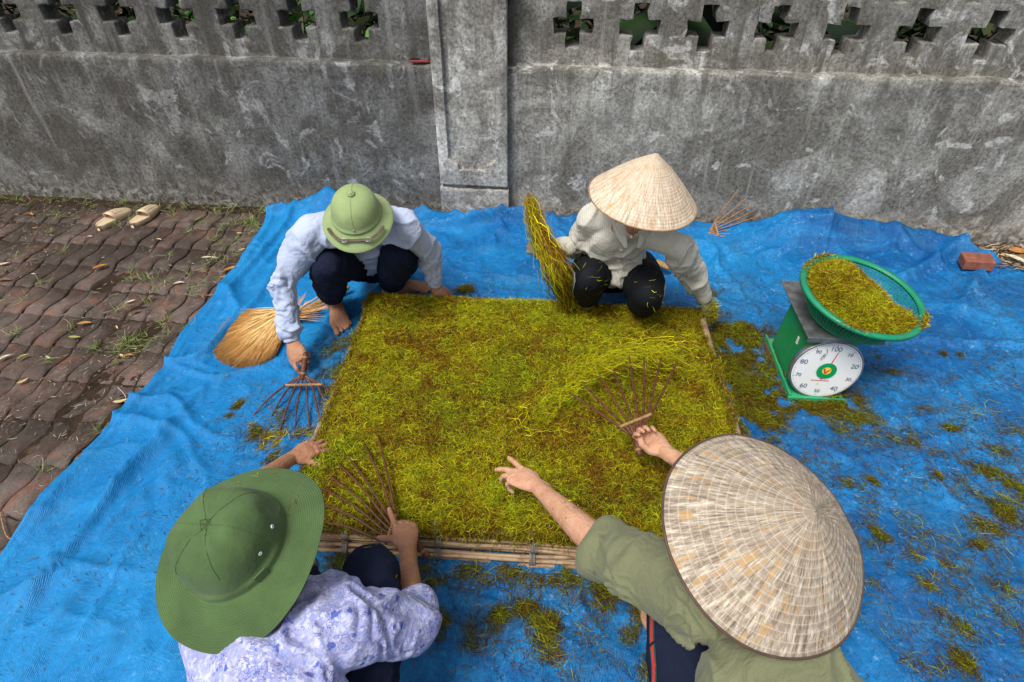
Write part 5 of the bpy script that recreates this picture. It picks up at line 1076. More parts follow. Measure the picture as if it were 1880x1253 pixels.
def seg_field(v, lines):
    "for each vertex: nearest limb polyline -> (index, arc length, angle, distance)"
    best = np.full(len(v), 9e9); idx = np.zeros(len(v), int); S_ = np.zeros(len(v)); A_ = np.zeros(len(v))
    for k, (pts, rad) in enumerate(lines):
        s0 = 0
        for a, b in zip(pts[:-1], pts[1:]):
            a = np.array(a); b = np.array(b); e = b - a; L = np.linalg.norm(e); e /= L; t = np.clip((v - a) @ e, 0, L); r = v - a - t[:, None] * e; d = np.linalg.norm(r, axis=1) - rad; x = unit(np.cross(e, (.3, .2, 1))); y = np.cross(e, x); m = d < best
            best[m] = d[m]; idx[m] = k; S_[m] = s0 + t[m]; A_[m] = np.arctan2(r[m] @ y, r[m] @ x); s0 += L
    return idx, S_, A_, best
def folds(v, nrm, lines, spec, base=.004, seed=0):
    """cloth folds. spec per line: list of (arc position, spread, amplitude, wavelength); base: drapes elsewhere"""
    idx, s, a, d = seg_field(v, lines); out = np.zeros(len(v)); wn = fbm(v * 9 + seed, 3); wn2 = fbm(v * 5 + seed + 50, 2)
    for k, sp in enumerate(spec):
        m = idx == k
        for (s0, wd, amp, lam) in sp:
            x = s / lam + .75 * np.sin(a + seed + wn2 * 1.8) + 1.5 * wn; rg = np.abs(np.sin(math.pi * x)) ** .75 - .6; env = np.exp(-((s - s0) / wd) ** 2) * np.clip(.35 + 1.5 * vnoise(v * 12 + 90 + seed), .05, 1); out += np.where(m, amp * env * rg, 0)
    q = v * [7, 7, 4] + seed + fbm(v * 4 + seed, 2)[:, None] * 1.1; rd = 1 - np.abs(fbm(q, 2)); out += base * (np.clip(rd, 0, 1) ** 4 * 1.8 - .5) + base * .6 * wn2
    return v + nrm * out[:, None]
def garment(name, S, mat, parent, lines, spec, voxel=.0055, base=.004, seed=0, smooth=4, floor=None):
    v, f, n = remesh(S, voxel, smooth); v = folds(v, n, lines, spec, base, seed)
    if floor is not None: v[:, 2] = np.maximum(v[:, 2], floor)
    return mesh_np(name, v, f, mat, parent=parent)
def open_end(S, a, d, r, depth=.035, wall=.009, m=0):
    pass
def cuff(name, c, d, r, mat, parent, length=.045, roll=False, squash=1., seed=0):
    "a cuff: a short open sleeve end with thickness; rolled cuffs are fatter and uneven"
    d = unit(d); S = Soup(); x = unit(np.cross(d, (.2, .3, 1))); y = np.cross(d, x); n = 40; an = np.linspace(0, 2 * math.pi, n, endpoint=False)
    if roll: prof = [(.88, -.30), (1.0, -.1), (1.10, .15), (1.16, .45), (1.15, .8), (1.06, 1.02), (.97, 1.0), (.93, .7), (.90, .2), (.80, -.2)]
    else: prof = [(.98, -.25), (1.03, 0.), (1.04, .5), (1.045, .95), (1.02, 1.0), (.97, .97), (.95, .5), (.90, .0), (.8, -.2)]
    v = []; am = .05 if roll else .02
    for rr, l in prof:
        for t in an:
            w_ = 1 + am * math.sin(2 * t + seed) + am * .6 * math.sin(5 * t + seed * 2 + l * 4); p = c + d * (l * length + (.012 if roll else .003) * math.sin(t * 2 + seed + 1) * (l > .3)) + (x * math.cos(t) + y * math.sin(t) * squash) * r * rr * w_; v.append(p)
    k = len(prof); f = [(i * n + j, i * n + (j + 1) % n, (i + 1) * n + (j + 1) % n, (i + 1) * n + j) for i in range(k - 1) for j in range(n)]
    o = mesh_np(name, np.array(v), f, mat, parent=parent); q = o.modifiers.new('s', 'SUBSURF'); q.levels = q.render_levels = 1; return o
def ribbon_on(name, bvh, pts, width, mat, parent, toward, off=.002):
    "a flat stripe sewn on a garment, laid on its surface along pts"
    pts = np.array(pts); t = np.linspace(0, len(pts) - 1.001, 70); i = t.astype(int); q = pts[i] * (1 - (t - i))[:, None] + pts[i + 1] * (t - i)[:, None]; v = []
    for k, p in enumerate(q):
        tg = unit(q[min(k + 1, len(q) - 1)] - q[max(k - 1, 0)]); tw = unit(np.array(toward) - tg * (np.array(toward) @ tg)); sd = np.cross(tg, tw)
        for s in (-1, 0, 1):
            o = p + sd * s * width / 2; h = bvh.ray_cast(Vector(o + tw * .25), Vector(-tw)); h0 = h[0] if h[0] is not None else Vector(o); v.append(np.array(h0) + tw * off)
    f = [(k * 3 + j, k * 3 + j + 1, k * 3 + j + 4, k * 3 + j + 3) for k in range(len(q) - 1) for j in range(2)]
    v = np.array(v).reshape(-1, 3, 3); 
    for _ in range(3): v[1:-1] = (v[:-2] + v[2:] + v[1:-1] * 2) / 4
    return mesh_np(name, v.reshape(-1, 3), f, mat, parent=parent)
def bvh_of(o): 
    me = o.data; return BVHTree.FromPolygons([tuple(mat_world(o) @ q.co) for q in me.vertices], [tuple(p.vertices) for p in me.polygons])
def build_body(root, coarse, fine, mat, nails=(), vf=.0024):
    v1, f1, _ = remesh(coarse, .008, 4); v2, f2, _ = remesh(fine, vf, 2, .5); v2 += 0
    o = mesh_np('body', np.vstack([v1, v2]), np.vstack([f1, f2 + len(v1)]), mat, parent=root)
    for c, d, n, r in nails:
        l = np.cross(d, n); S = Soup(); S.ell(c + n * r * .72, (r * .62, r * .8, r * .32), np.array([l, d, n]), nu=10, nv=6); S.obj('nail', M['nail'], root)
    return o
def strands_on(name, surf_o, centre, rad, n, parent, L=(.02, .05), lift=.003, warm=.3, facing=V(0, -.5, .85)):
    "algae strands clinging to a surface near a point"
    b = bvh_of(surf_o); P0 = []
    for k in range(n):
        o = centre + rng.normal(0, rad, 3); h = b.find_nearest(Vector(o))
        if h[0] is not None and np.array(h[1]) @ facing > -.1: P0.append(np.array(h[0]) + np.array(h[1]) * lift)
    p = np.array(P0).reshape(-1, 3); n = len(p)
    if n == 0: return None
    return strands(name, p, rng.uniform(0, 6.3, n), rng.uniform(L[0], L[1], n), np.full(n, .0016), rng.normal(0, 1.7, n), algae_cols(n, np.full(n, warm)), M['algae'], pitch=.2, zlift=None, parent=parent, kind='stuff')

# ---------------------------------------------------------------- hats
def conical(parent, centre, axis, Rad, Hh, mat, rim_mat, wob=.003, spin=0.):
    q = Vector((0, 0, 1)).rotation_difference(Vector(unit(axis))); Mx = Matrix.Translation(centre) @ q.to_matrix().to_4x4() @ Matrix.Rotation(spin, 4, 'Z')
    prof = [(.0008, Hh), (.006, Hh - .0015), (.012, Hh - .006)]; n = 64
    for k in range(1, n + 1):
        t = k / n; r = .012 + (Rad - .012) * t; z = (Hh - .006) * (1 - t) + .010 * math.sin(math.pi * t) ; z -= .0011 * (abs(math.sin(math.pi * t * 15)) < .25); prof.append((r, z))
    prof += [(Rad - .001, -.003), (Rad - .004, -.002)] + [(Rad * (1 - t) + .002, (Hh - .010) * t - .003 + .010 * math.sin(math.pi * t)) for t in np.linspace(.03, .99, 16)]
    def fn(v):
        r = np.hypot(v[:, 0], v[:, 1]); a = np.arctan2(v[:, 1], v[:, 0]); c = np.stack([np.cos(a) * 2, np.sin(a) * 2, r * 8], 1); v = v.copy(); v[:, 2] += wob * fbm(c, 2) * (r / Rad) + .0009 * vnoise(np.stack([np.cos(a) * 22, np.sin(a) * 22, r * 30], 1)); v[:, :2] *= (1 + .012 * vnoise(c + 5) * (r / Rad))[:, None]; return v
    S = Soup(); S.lathe(prof, 220, None, fn=fn); o = S.obj('conical_hat', mat); o.matrix_basis = Mx; o.parent = parent; o.matrix_parent_inverse = mat_world(parent).inverted()
    S = Soup(); an = np.linspace(0, 2 * math.pi, 97)[:-1]; pr = [(.0032 * math.cos(t) + Rad, .0030 * math.sin(t) - .001) for t in np.linspace(0, 2 * math.pi, 9)[:-1]]; S.lathe(pr, 120, None, fn=fn, close=True); r_ = S.obj('hat_rim', rim_mat); r_.parent = o
    S = Soup(); S.tube([(-.078, 0, .03), (-.082, .03, -.05), (-.055, .06, -.13), (0, .075, -.155), (.055, .06, -.13), (.082, .03, -.05), (.078, 0, .03)], [(.006, .0012)] * 7, seg=6); t_ = S.obj('chin_strap', M['white_trim']); t_.parent = o
    return o
def frame_obj(o, Mx, parent): o.matrix_basis = Mx; o.parent = parent; o.matrix_parent_inverse = mat_world(parent).inverted(); return o
def frame_from(centre, axis, fwd):
    u = unit(axis); f = unit(np.array(fwd) - u * (np.array(fwd) @ u)); l = np.cross(f, u); m = Matrix.Identity(4)
    for i, c in enumerate((l, f, u)):
        for j in range(3): m[j][i] = c[j]
    m.translation = Vector(centre); return m
def pith_helmet(parent, centre, axis, fwd):
    Mx = frame_from(centre, axis, fwd)
    def fn(v):
        v = v.copy(); r = np.hypot(v[:, 0], v[:, 1]); a = np.arctan2(v[:, 0], v[:, 1]); k = np.clip((r - .098) / .04, 0, 1); v[:, 1] *= 1.13; v[:, 2] -= k * (.014 + .014 * np.cos(a) ** 2); return v
    prof = [(.001, .116), (.02, .115), (.045, .109), (.066, .097), (.081, .079), (.090, .057), (.0945, .035), (.096, .020), (.099, .0185), (.0995, .010), (.098, .0075), (.104, .004), (.118, -.002), (.132, -.008), (.1415, -.0115), (.1422, -.0145), (.139, -.0155), (.12, -.008), (.104, -.002), (.094, .012), (.085, .05), (.06, .092), (.001, .11)]
    S = Soup(); S.lathe(prof, 96, None, fn=fn); h = frame_obj(S.obj('pith_helmet', M['helmet']), Mx, parent)
    def sub(S, name, m): o = S.obj(name, m); o.parent = h; return o
    S = Soup(); S.ell((0, 0, .119), (.0155, .0155, .009)); S.ell((0, 0, .125), (.010, .012, .006)); 
    for k in range(7): a = k * .9; S.ell((.011 * math.cos(a), .011 * math.sin(a), .1205), (.006, .006, .0055), nu=8, nv=6)
    sub(S, 'top_button', M['helmet'])
    for a in (.55, -.55, 2.55, -2.55): S = Soup(); S.lathe([(.0022, 0), (.0025, .0015), (.0042, .0012), (.0045, 0), (.0046, -.004)], 14, Matrix.Translation((math.sin(a) * .089, math.cos(a) * .1005, .055)) @ Vector((math.sin(a), math.cos(a), .22)).to_track_quat('Z', 'Y').to_matrix().to_4x4()); sub(S, 'vent_eyelet', M['metal'])
    S = Soup(); S.lathe([(.0022, 0), (.0025, .0015), (.0042, .0012), (.0045, 0), (.0046, -.004)], 14, Matrix.Translation((0, .1085, .030)) @ Vector((0, 1, .12)).to_track_quat('Z', 'Y').to_matrix().to_4x4()); sub(S, 'front_eyelet', M['metal'])
    # seams
    S = Soup()
    for a in (0, math.pi): 
        pts = [Vector((math.sin(a + .0) * r, math.cos(a) * r * 1.13, z + .0006)) for r, z in [(.016, .1155), (.045, .109), (.066, .097), (.081, .079), (.090, .057), (.0945, .035)]]; S.tube(pts, [.0010] * 6, seg=5, sub=3)
    sub(S, 'seam', M['helmet'])
    # leather strap over the front of the brim
    S = Soup(); pts = []
    for t in np.linspace(-1.05, 1.05, 15): r = .1235 + .006 * (1 - abs(t)); k = min(1, (r - .098) / .04); a = t; pts.append((math.sin(a) * r, min(math.cos(a) * r * 1.13, .128), .0045 - .018 * k * (.6 + .4 * math.cos(a) ** 2) + .006))
    S.tube(pts, [(.0065, .0016)] * 15, up=(0, 0, 1), seg=8, sub=2); sub(S, 'strap', M['leather'])
    for q in (.33, -.42):
        p = V(math.sin(q) * .127, min(math.cos(q) * .127 * 1.13, .128), -.001); S = Soup(); an = [(-.008, -.009), (.008, -.009), (.008, .009), (-.008, .009), (-.008, -.009)]; 
        for (a0, b0), (a1, b1) in zip(an, an[1:]): S.tube([p + V(a0, b0, .001), p + V(a1, b1, .001)], [.0011] * 2, seg=6, sub=1)
        sub(S, 'buckle', M['metal'])
    return h
def boonie(parent, centre, axis, fwd):
    Mx = frame_from(centre, axis, fwd) ; R0, R1 = .102, .180
    def fn(v):
        v = v.copy(); r = np.hypot(v[:, 0], v[:, 1]); a = np.arctan2(v[:, 0], v[:, 1]); k = np.clip((r - R0 - .006) / (R1 - R0), 0, 1); cr = v[:, 2] > .008
        v[:, 1] *= 1.10; v[:, 2] -= k ** 1.3 * (.034 + .020 * np.cos(2 * a + .5) + .009 * np.sin(3 * a + 1)); w_ = (v[:, 2] > .02) & (r < R0 + .003)
        c = v * [9, 9, 12] + 3; rd = 1 - np.abs(fbm(c, 2)); v[:, 2] += np.where(w_, .016 * (rd ** 3 - .5) + .005 * fbm(v * 22, 2), 0); v[:, :2] *= (1 + np.where(w_, .055 * fbm(v * 11 + 8, 2), 0))[:, None]; v[:, 2] += np.where(~w_, k * .0035 * fbm(np.c_[v[:, :2] * 14, 0 * r] + 4, 2), 0)
        dent = np.exp(-((v[:, 0] / .05) ** 2 + ((v[:, 1] + .0) / .07) ** 2)); v[:, 2] -= np.where(w_, .010 * dent, 0); return v
    pr = [(.001, .128), (.012, .1282), (.03, .1275), (.048, .126), (.066, .120), (.080, .110), (.089, .096), (.095, .078), (.0985, .058), (.1010, .042), (.1022, .030), (.1030, .0225), (.1052, .0215), (.1060, .010), (.1065, .002)]
    nr = 17
    for k in range(nr * 4 + 1): t = k / (nr * 4); r = R0 + .006 + (R1 - R0 - .006) * t; pr.append((r, -.0005 - .0024 * (k % 4 == 0) * (k > 0)))
    pr += [(R1 + .002, .0012), (R1 + .0038, -.001), (R1 + .002, -.004), (R1 - .004, -.0035), (R0 + .02, -.003), (R0 - .002, .0), (R0 - .006, .04), (.078, .100), (.001, .118)]
    S = Soup(); S.lathe(pr, 200, None, fn=fn); h = frame_obj(S.obj('floppy_hat', M['green_cloth']), Mx, parent)
    vs = S.arr(); bv = BVHTree.FromPolygons([tuple(q) for q in vs], S.f)
    def on(p, d): q = bv.ray_cast(Vector(p), Vector(d)); return np.array(q[0]) if q[0] else np.array(p)
    for a in (1.08, 1.65, -1.1, -1.65): 
        dr = V(math.sin(a), math.cos(a), 0); p = on(dr * .3 + V(0, 0, .050), -dr); S = Soup(); an = np.linspace(0, 2 * math.pi, 15)[:-1]; S.lathe([(.0018, .0), (.0022, .0014), (.0040, .0012), (.0044, 0), (.0044, -.002)], 14, Matrix.Translation(p) @ Vector(dr + V(0, 0, .15)).to_track_quat('Z', 'Y').to_matrix().to_4x4()); o = S.obj('eyelet', M['white']); o.parent = h
    for k in range(3):
        a = k * math.pi / 3 + .35; S = Soup(); pts = []
        for s in np.linspace(-1, 1, 25): r = .094 * math.sin(s * 1.50); q = on(V(math.sin(a) * r * 1.0, math.cos(a) * r * 1.08, .3), (0, 0, -1)); q[2] = min(q[2], .142); pts.append(q + V(0, 0, .0005))
        S.tube(pts, [.0011] * 25, seg=5, sub=1); o = S.obj('crown_seam', M['green_cloth']); o.parent = h
    for a in (1.95, -1.0):
        dr = V(math.sin(a), math.cos(a), 0); tg = V(math.cos(a), -math.sin(a), 0); S = Soup(); S.box(on(dr * .3 + V(0, 0, .014), -dr) + dr * .0012, (.013, .0016, .012), np.array([tg, dr, [0, 0, 1]])); o = S.obj('band_loop', M['green_cloth'], smooth=False); o.parent = h
    return h

def person(name_label, loc): return empty('person', loc, label=name_label, cat='person')

# ============================== A: man in the pith helmet
def man_helmet():
    hc, ax = V(-.622, 2.165, .745), unit(V(.03, -.36, .93)); fwd = V(.08, -1, 0)
    root = person('man in a pale green pith helmet and pale blue shirt squatting barefoot at the rack', (-.68, 2.5, 0))
    head = hc - ax * .045 + V(.0, .012, 0); pel = V(-.70, 2.70, .20); chest = V(-.68, 2.50, .47); neck = V(-.655, 2.30, .62)
    shL = P(575, 425, .60); shR = P(740, 418, .60); elL = P(519, 520, .39); wrL = P(536, 628, .145); elR = P(789, 463, .39); wrR = P(799, 524, .19)
    knL = P(600, 488, .45); knR = P(728, 468, .45); anL = P(610, 556, .07); anR = P(716, 532, .07) ; hipL = pel + V(-.10, -.01, .0); hipR = pel + V(.10, .0, 0)
    print('A', [round(float(np.linalg.norm(q)), 2) for q in (elL - shL, wrL - elL, elR - shR, wrR - elR, knL - hipL, anL - knL, knR - hipR, anR - knR)], elL, wrL, elR, wrR)
    C = Soup(); R3, W = head_soup(C, head, unit(V(.05, -1, -.15) - ax * 0), ax, .96)
    C.tube([neck - V(0, -.05, .05), neck, head - ax * .06], [.062, .055, .052], seg=14); C.tube([pel, (pel + chest) / 2, chest, neck], [(.14, .11), (.13, .10), (.155, .10), (.08, .07)], up=(0, -1, .3), seg=18); C.tube([shL, (shL + shR) / 2 + V(0, .02, 0), shR], [.05, .06, .05], seg=14)
    for hp, kn, an in ((hipL, knL, anL), (hipR, knR, anR)): C.tube([hp, (hp + kn) / 2, kn], [.08, .07, .052], seg=14); C.tube([kn, (kn * .6 + an * .4), an], [.05, .052, .034], seg=14)
    F = Soup()
    for s_, e_, w_ in ((shL, elL, wrL), (shR, elR, wrR)): F.tube([s_, (s_ + e_) / 2, e_], [.046, .042, .036], seg=14); F.tube([e_, e_ * .7 + w_ * .3, w_ * .8 + e_ * .2, w_], [.036, .037, .027, (.026, .021)], seg=14)
    tipL = P(566, 692, .075); nails = hand(F, wrL, tipL - wrL + V(0, 0, .01), V(-.35, -.3, .9), 1, [(.25, .75, .5), (.75, 1., .7), (.95, 1.1, .8), (1.1, 1.2, .8)], s=1.04, thumb=((.85, .35, -.5), (.95, .05, -.35)))
    nails += hand(F, wrR, P(811, 549, .13) - wrR, V(.25, -.55, .8), -1, [.35, .4, .5, .5], s=1.04, thumb=((.8, .5, -.4), (.9, .2, -.3)))
    foot(F, anL + V(0, .045, -.065), P(622, 600, .01) - anL * [1, 1, 0], side=1, s=1.10); foot(F, anR + V(-.02, .03, -.065), P(760, 545, .01) - anR * [1, 1, 0], side=-1, s=1.08)
    for kn, an in ((knL, anL), (knR, anR)): F.tube([kn * .4 + an * .6, an, an + V(0, .01, -.03)], [.042, .034, .034], seg=14)
    build_body(root, C, F, M['skin_tan'], nails[:5]); hair_cap(head, unit(V(.05, -1, -.15)), ax, root, .96)
    # trousers
    T = Soup(); T.tube([hipL + V(.02, 0, -.02), pel + V(0, 0, -.01), hipR + V(-.02, 0, -.02)], [.105, .12, .105], seg=18); T.tube([pel, pel * .45 + chest * .55], [(.145, .12), (.135, .105)], up=(0, -1, .3), seg=18)
    for hp, kn, an in ((hipL, knL, anL), (hipR, knR, anR)): T.tube([hp, hp * .5 + kn * .5, kn * .9 + hp * .1, kn], [.105, .095, .082, .068], seg=18); T.tube([kn, kn * .7 + an * .3 + V(0, .012, 0), kn * .35 + an * .65 + V(0, .02, 0), an + V(0, .02, .035)], [.070, .080, .070, .058], seg=18, caps='flat')
    ln = [([hipL, knL, anL], .07), ([hipR, knR, anR], .07)]; garment('trousers', T, M['navy'], root, ln, [[(.38, .10, .010, .05), (.65, .14, .008, .06)], [(.38, .10, .010, .05), (.65, .14, .008, .06)]], base=.006, seed=3, floor=.012)
    # shirt
    S = Soup(); S.tube([pel * .6 + chest * .4 + V(0, -.01, 0), pel * .3 + chest * .7, chest, chest * .45 + neck * .55, neck + V(0, 0, -.02)], [(.155, .12), (.165, .125), (.180, .12), (.15, .095), (.075, .07)], up=(0, -1, .3), seg=24)
    S.tube([shL, (shL + shR) / 2 + V(0, .035, .0), shR], [.070, .085, .070], seg=18)
    for s_, e_, w_ in ((shL, elL, wrL), (shR, elR, wrR)): S.tube([s_, s_ * .5 + e_ * .5, e_], [.074, .066, .056], seg=18); S.tube([e_, e_ * .5 + w_ * .5, w_ * .88 + e_ * .12], [.056, .048, .037], seg=18, caps='flat')
    ln = [([shL, elL, wrL], .055), ([shR, elR, wrR], .055), ([pel, chest, neck], .15)]
    sh = garment('shirt', S, M['shirt_blue'], root, ln, [[(.28, .10, .020, .085), (.10, .09, .016, .11), (.47, .08, .013, .06)], [(.28, .11, .020, .085), (.10, .09, .016, .11), (.46, .08, .012, .06)], []], base=.012, seed=11)
    for e_, w_ in ((elL, wrL), (elR, wrR)): d = unit(w_ - e_); cuff('cuff', w_ - d * .055, d, .034, M['shirt_blue'], root, .05)
    S = Soup()
    for q in (-1, 1): S.tube([neck + V(.03 * q, .05, .035), neck + V(.065 * q, .0, .012), neck + V(.045 * q, -.05, -.005), neck + V(.022 * q, -.085, -.045)], [(.020, .004), (.022, .004), (.022, .004), (.010, .003)], up=(.6 * q, -.5, .7), seg=8, sub=3)
    S.obj('collar', M['shirt_blue'], root)
    pith_helmet(root, hc, ax, fwd)
    strands_on('algae_on_sleeve', sh, wrR * .7 + elR * .3, .03, 40, root, (.008, .02))
man_helmet()

# ============================== B: woman in cream
def woman_cream():
    hc, ax = V(.510, 2.150, .824), unit(V(.117, -.097, .988)); root = person('person in a pale conical hat and cream shirt squatting and lifting a bundle of algae', (.48, 2.4, 0))
    head = hc + V(-.005, .02, -.045); neck = P(1163, 418, .68); neck = V(neck[0], neck[1] + .05, .665); pel = V(.53, 2.60, .20); chest = V(.475, 2.37, .50)
    fwd = V(-.12, -.95, -.45)
    shL = P(1093, 400, .635); shR = P(1243, 452, .600); shL[1] -= .02; elL = P(1060, 452, .42); wrL = P(1017, 460, .48); elR = P(1270, 502, .38); wrR = P(1293, 548, .22)
    knL = P(1082, 512, .43); knR = P(1190, 540, .41); anL = P(1075, 572, .08); anR = P(1172, 580, .08); hipL = pel + V(-.11, 0, 0); hipR = pel + V(.11, 0, 0)
    print('B', [round(float(np.linalg.norm(q)), 2) for q in (elL - shL, wrL - elL, elR - shR, wrR - elR, knL - hipL, anL - knL, knR - hipR, anR - knR)], elL, wrL, wrR, neck)
    C = Soup(); head_soup(C, head, unit(fwd), ax, .93); C.tube([neck + V(0, .04, -.06), neck, head - V(0, 0, .05)], [.06, .05, .048], seg=14); C.tube([pel, (pel + chest) / 2, chest, neck], [(.14, .11), (.115, .09), (.13, .09), (.07, .06)], up=(0, -1, .3), seg=18); C.tube([shL, (shL + shR) / 2 + V(0, .02, 0), shR], [.045, .055, .045], seg=14)
    for hp, kn, an in ((hipL, knL, anL), (hipR, knR, anR)): C.tube([hp, (hp + kn) / 2, kn], [.085, .075, .055], seg=14)
    F = Soup()
    for kn, an, q in ((knL, anL, 1), (knR, anR, -1)): F.tube([kn, (kn * .6 + an * .4), an, an + V(0, .01, -.03)], [.05, .052, .034, .034], seg=14); foot(F, an + V(0, .05, -.07), V(-.2 * q, -1, 0), side=q, s=.9)
    for s_, e_, w_ in ((shL, elL, wrL), (shR, elR, wrR)): F.tube([s_, (s_ + e_) / 2, e_], [.042, .038, .033], seg=14); F.tube([e_, e_ * .7 + w_ * .3, w_ * .8 + e_ * .2, w_], [.033, .034, .025, (.024, .020)], seg=14)
    G = Soup(); G2 = Soup(); dL = P(958, 446, wrL[2] + .02) - wrL
    for S_, S2_, ft in ((F, F, 1.), (G, G2, 1.22)):
        hand(S_, wrL, dL, V(-.2, -.35, .9) if False else V(-.35, -.65, .55), -1, [.75, .8, .85, .9], s=.98, fat=ft, thumb=((.6, .3, -.7), (.75, -.3, -.5)))
        hand(S2_, wrR, P(1310, 592, .10) - wrR, V(.35, -.5, .8), -1, [.35, .3, .3, .35], s=.98, fat=ft, thumb=((.8, .5, -.3), (.9, .1, -.3)))
    build_body(root, C, F, M['skin_mid']); hair_cap(head, unit(fwd), ax, root, .93)
    for G_ in (G, G2): v, f, n = remesh(G_, .0035, 3, .5); v = v + n * (.0012 * fbm(v * 60, 2))[:, None]; gl = mesh_np('work_glove', v, f, M['glove'], parent=root)
    strands_on('algae_on_glove', gl, wrR * .45 + P(1310, 592, .10) * .55, .035, 520, root, (.025, .075), .005, .3)
    T = Soup(); T.tube([hipL, pel, hipR], [.11, .125, .11], seg=18); T.tube([pel, pel * .5 + chest * .5], [(.15, .12), (.125, .10)], up=(0, -1, .3), seg=18)
    for hp, kn, an in ((hipL, knL, anL), (hipR, knR, anR)): T.tube([hp, hp * .5 + kn * .5, kn * .85 + hp * .15, kn], [.108, .098, .085, .066], seg=20); T.tube([kn, kn * .65 + an * .35 + V(0, .012, 0), an + V(0, .01, .05)], [.068, .072, .050], seg=20, caps='flat')
    ln = [([hipL, knL, anL], .07), ([hipR, knR, anR], .07)]; tr = garment('trousers', T, M['black'], root, ln, [[(.40, .09, .006, .04), (.7, .1, .006, .04)], [(.40, .09, .006, .04), (.7, .1, .006, .04)]], base=.0035, seed=5, floor=.012)
    bv = bvh_of(tr)
    for hp, kn, an, sx in ((hipL, knL, anL, -1), (hipR, knR, anR, 1)):
        side = unit(V(sx, -.25, .35)); 
        for off in (-.012, 0, .012): o_ = V(0, off, off * .3); ribbon_on('side_stripe', bv, [hp + side * .05 + o_, (hp + kn) / 2 + side * .05 + o_, kn + side * .03 + o_, kn * .6 + an * .4 + side * .03 + o_, an + side * .02 + V(0, 0, .07) + o_], .006, M['white_trim'], root, side)
    S = Soup(); bot = P(1140, 512, .37); S.tube([pel * .5 + chest * .5 + V(0, -.02, 0), chest * .7 + pel * .3, chest, chest * .45 + neck * .55, neck + V(0, 0, -.015)], [(.150, .125), (.148, .115), (.152, .105), (.13, .085), (.065, .06)], up=(0, -1, .3), seg=24)
    S.tube([bot + V(.0, .02, -.01), bot + V(.01, .07, .08)], [(.050, .022), (.10, .04)], up=(0, -1, .4), seg=16)
    S.tube([shL, (shL + shR) / 2 + V(0, .03, .01), shR], [.062, .078, .062], seg=18)
    for s_, e_, w_ in ((shL, elL, wrL), (shR, elR, wrR)): S.tube([s_, s_ * .5 + e_ * .5, e_], [.066, .060, .052], seg=18); S.tube([e_, e_ * .5 + w_ * .5, w_ * .93 + e_ * .07], [.052, .046, .040], seg=18, caps='flat')
    ln = [([shL, elL, wrL], .05), ([shR, elR, wrR], .05), ([pel, chest, neck], .13)]
    sh = garment('shirt', S, M['shirt_cream'], root, ln, [[(.22, .10, .019, .08), (.4, .06, .013, .05)], [(.22, .14, .019, .085), (.42, .07, .013, .05)], []], base=.012, seed=21)
    for e_, w_ in ((elL, wrL), (elR, wrR)): d = unit(w_ - e_); cuff('cuff', w_ - d * .045, d, .036, M['shirt_cream'], root, .045)
    # placket and buttons down the front
    bv = bvh_of(sh); top = neck + V(.0, -.02, -.03); ln_ = [top, chest * .5 + neck * .5 + V(-.01, -.05, 0), chest + V(-.015, -.05, -.02), bot + V(0, .02, .01)]; fr = unit(V(.05, -1, .45)); ribbon_on('placket', bv, ln_, .028, M['shirt_cream'], root, fr, .0035)
    for t in (.12, .34, .56, .78, .95):
        i = min(int(t * 3), 2); q = ln_[i] * (1 - (t * 3 - i)) + ln_[i + 1] * (t * 3 - i); h = bv.ray_cast(Vector(q + fr * .25), Vector(-fr))
        if h[0]: S = Soup(); S.lathe([(.0012, .0015), (.003, .001), (.0048, .0026), (.0056, .001), (.0056, -.001)], 14, Matrix.Translation(np.array(h[0]) + fr * .005) @ Vector(fr).to_track_quat('Z', 'Y').to_matrix().to_4x4()); S.obj('button', M['white'], root)
    S = Soup()
    for q in (-1, 1): S.tube([neck + V(.03 * q, .04, .03), neck + V(.058 * q, -.005, .008), neck + V(.045 * q, -.055, -.020), neck + V(.028 * q, -.085, -.055)], [(.018, .004), (.022, .004), (.022, .004), (.009, .003)], up=(.6 * q, -.5, .7), seg=8, sub=3)
    S.obj('collar', M['shirt_cream'], root)
    S = Soup(); S.tube([neck + V(-.04, .02, .02), neck + V(-.02, -.045, .005), neck + V(.02, -.045, .005), neck + V(.04, .02, .02)], [(.018, .012)] * 4, seg=10); S.obj('scarf', M['scarf'], root)
    conical(root, hc, ax, .212, .190, M['hat_pale'], M['rim_tan'], .004)
    strands_on('algae_on_trousers', tr, knL + V(0, -.03, .03), .055, 12, root, (.02, .06), .002, .15); strands_on('algae_on_trousers', tr, knR + V(0, -.03, .03), .055, 14, root, (.02, .06), .002, .15)
    # the bundle of long strands held in the left glove
    b = tag(empty('algae_bundle', tuple(wrL + dL)), 'long bundle of algae hanging from the gloved hand of the person in cream', 'algae', None, 'stuff'); z0 = wrL[2] + .03; path = [P(972, 358, z0 + .12), P(980, 400, z0 + .08), P(1000, 452, z0 + .035), P(1024, 500, z0 - .06), P(1040, 545, .26), P(1048, 568, .18)]
    n = 950; K = 14; t = np.linspace(0, 1, K); st = rng.uniform(0, .45, n); en = st + rng.uniform(.35, .75, n); tt = np.clip(st[:, None] + (en - st)[:, None] * t, 0, 1) * (len(path) - 1.001); i = tt.astype(int); fr_ = (tt - i)[..., None]; pa = np.array(path); p = pa[i] * (1 - fr_) + pa[i + 1] * fr_
    offv = rng.normal(0, .013, (n, 1, 3)); wid = np.interp(tt / (len(path) - 1), [0, .2, .42, .6, 1], [.7, 1.0, .5, 1.25, .7])[..., None]; p = p + offv * wid + rng.normal(0, .007, (n, K, 3)).cumsum(1) + .006 * np.sin(tt[..., None] * 9 + rng.uniform(0, 6, (n, 1, 3)))
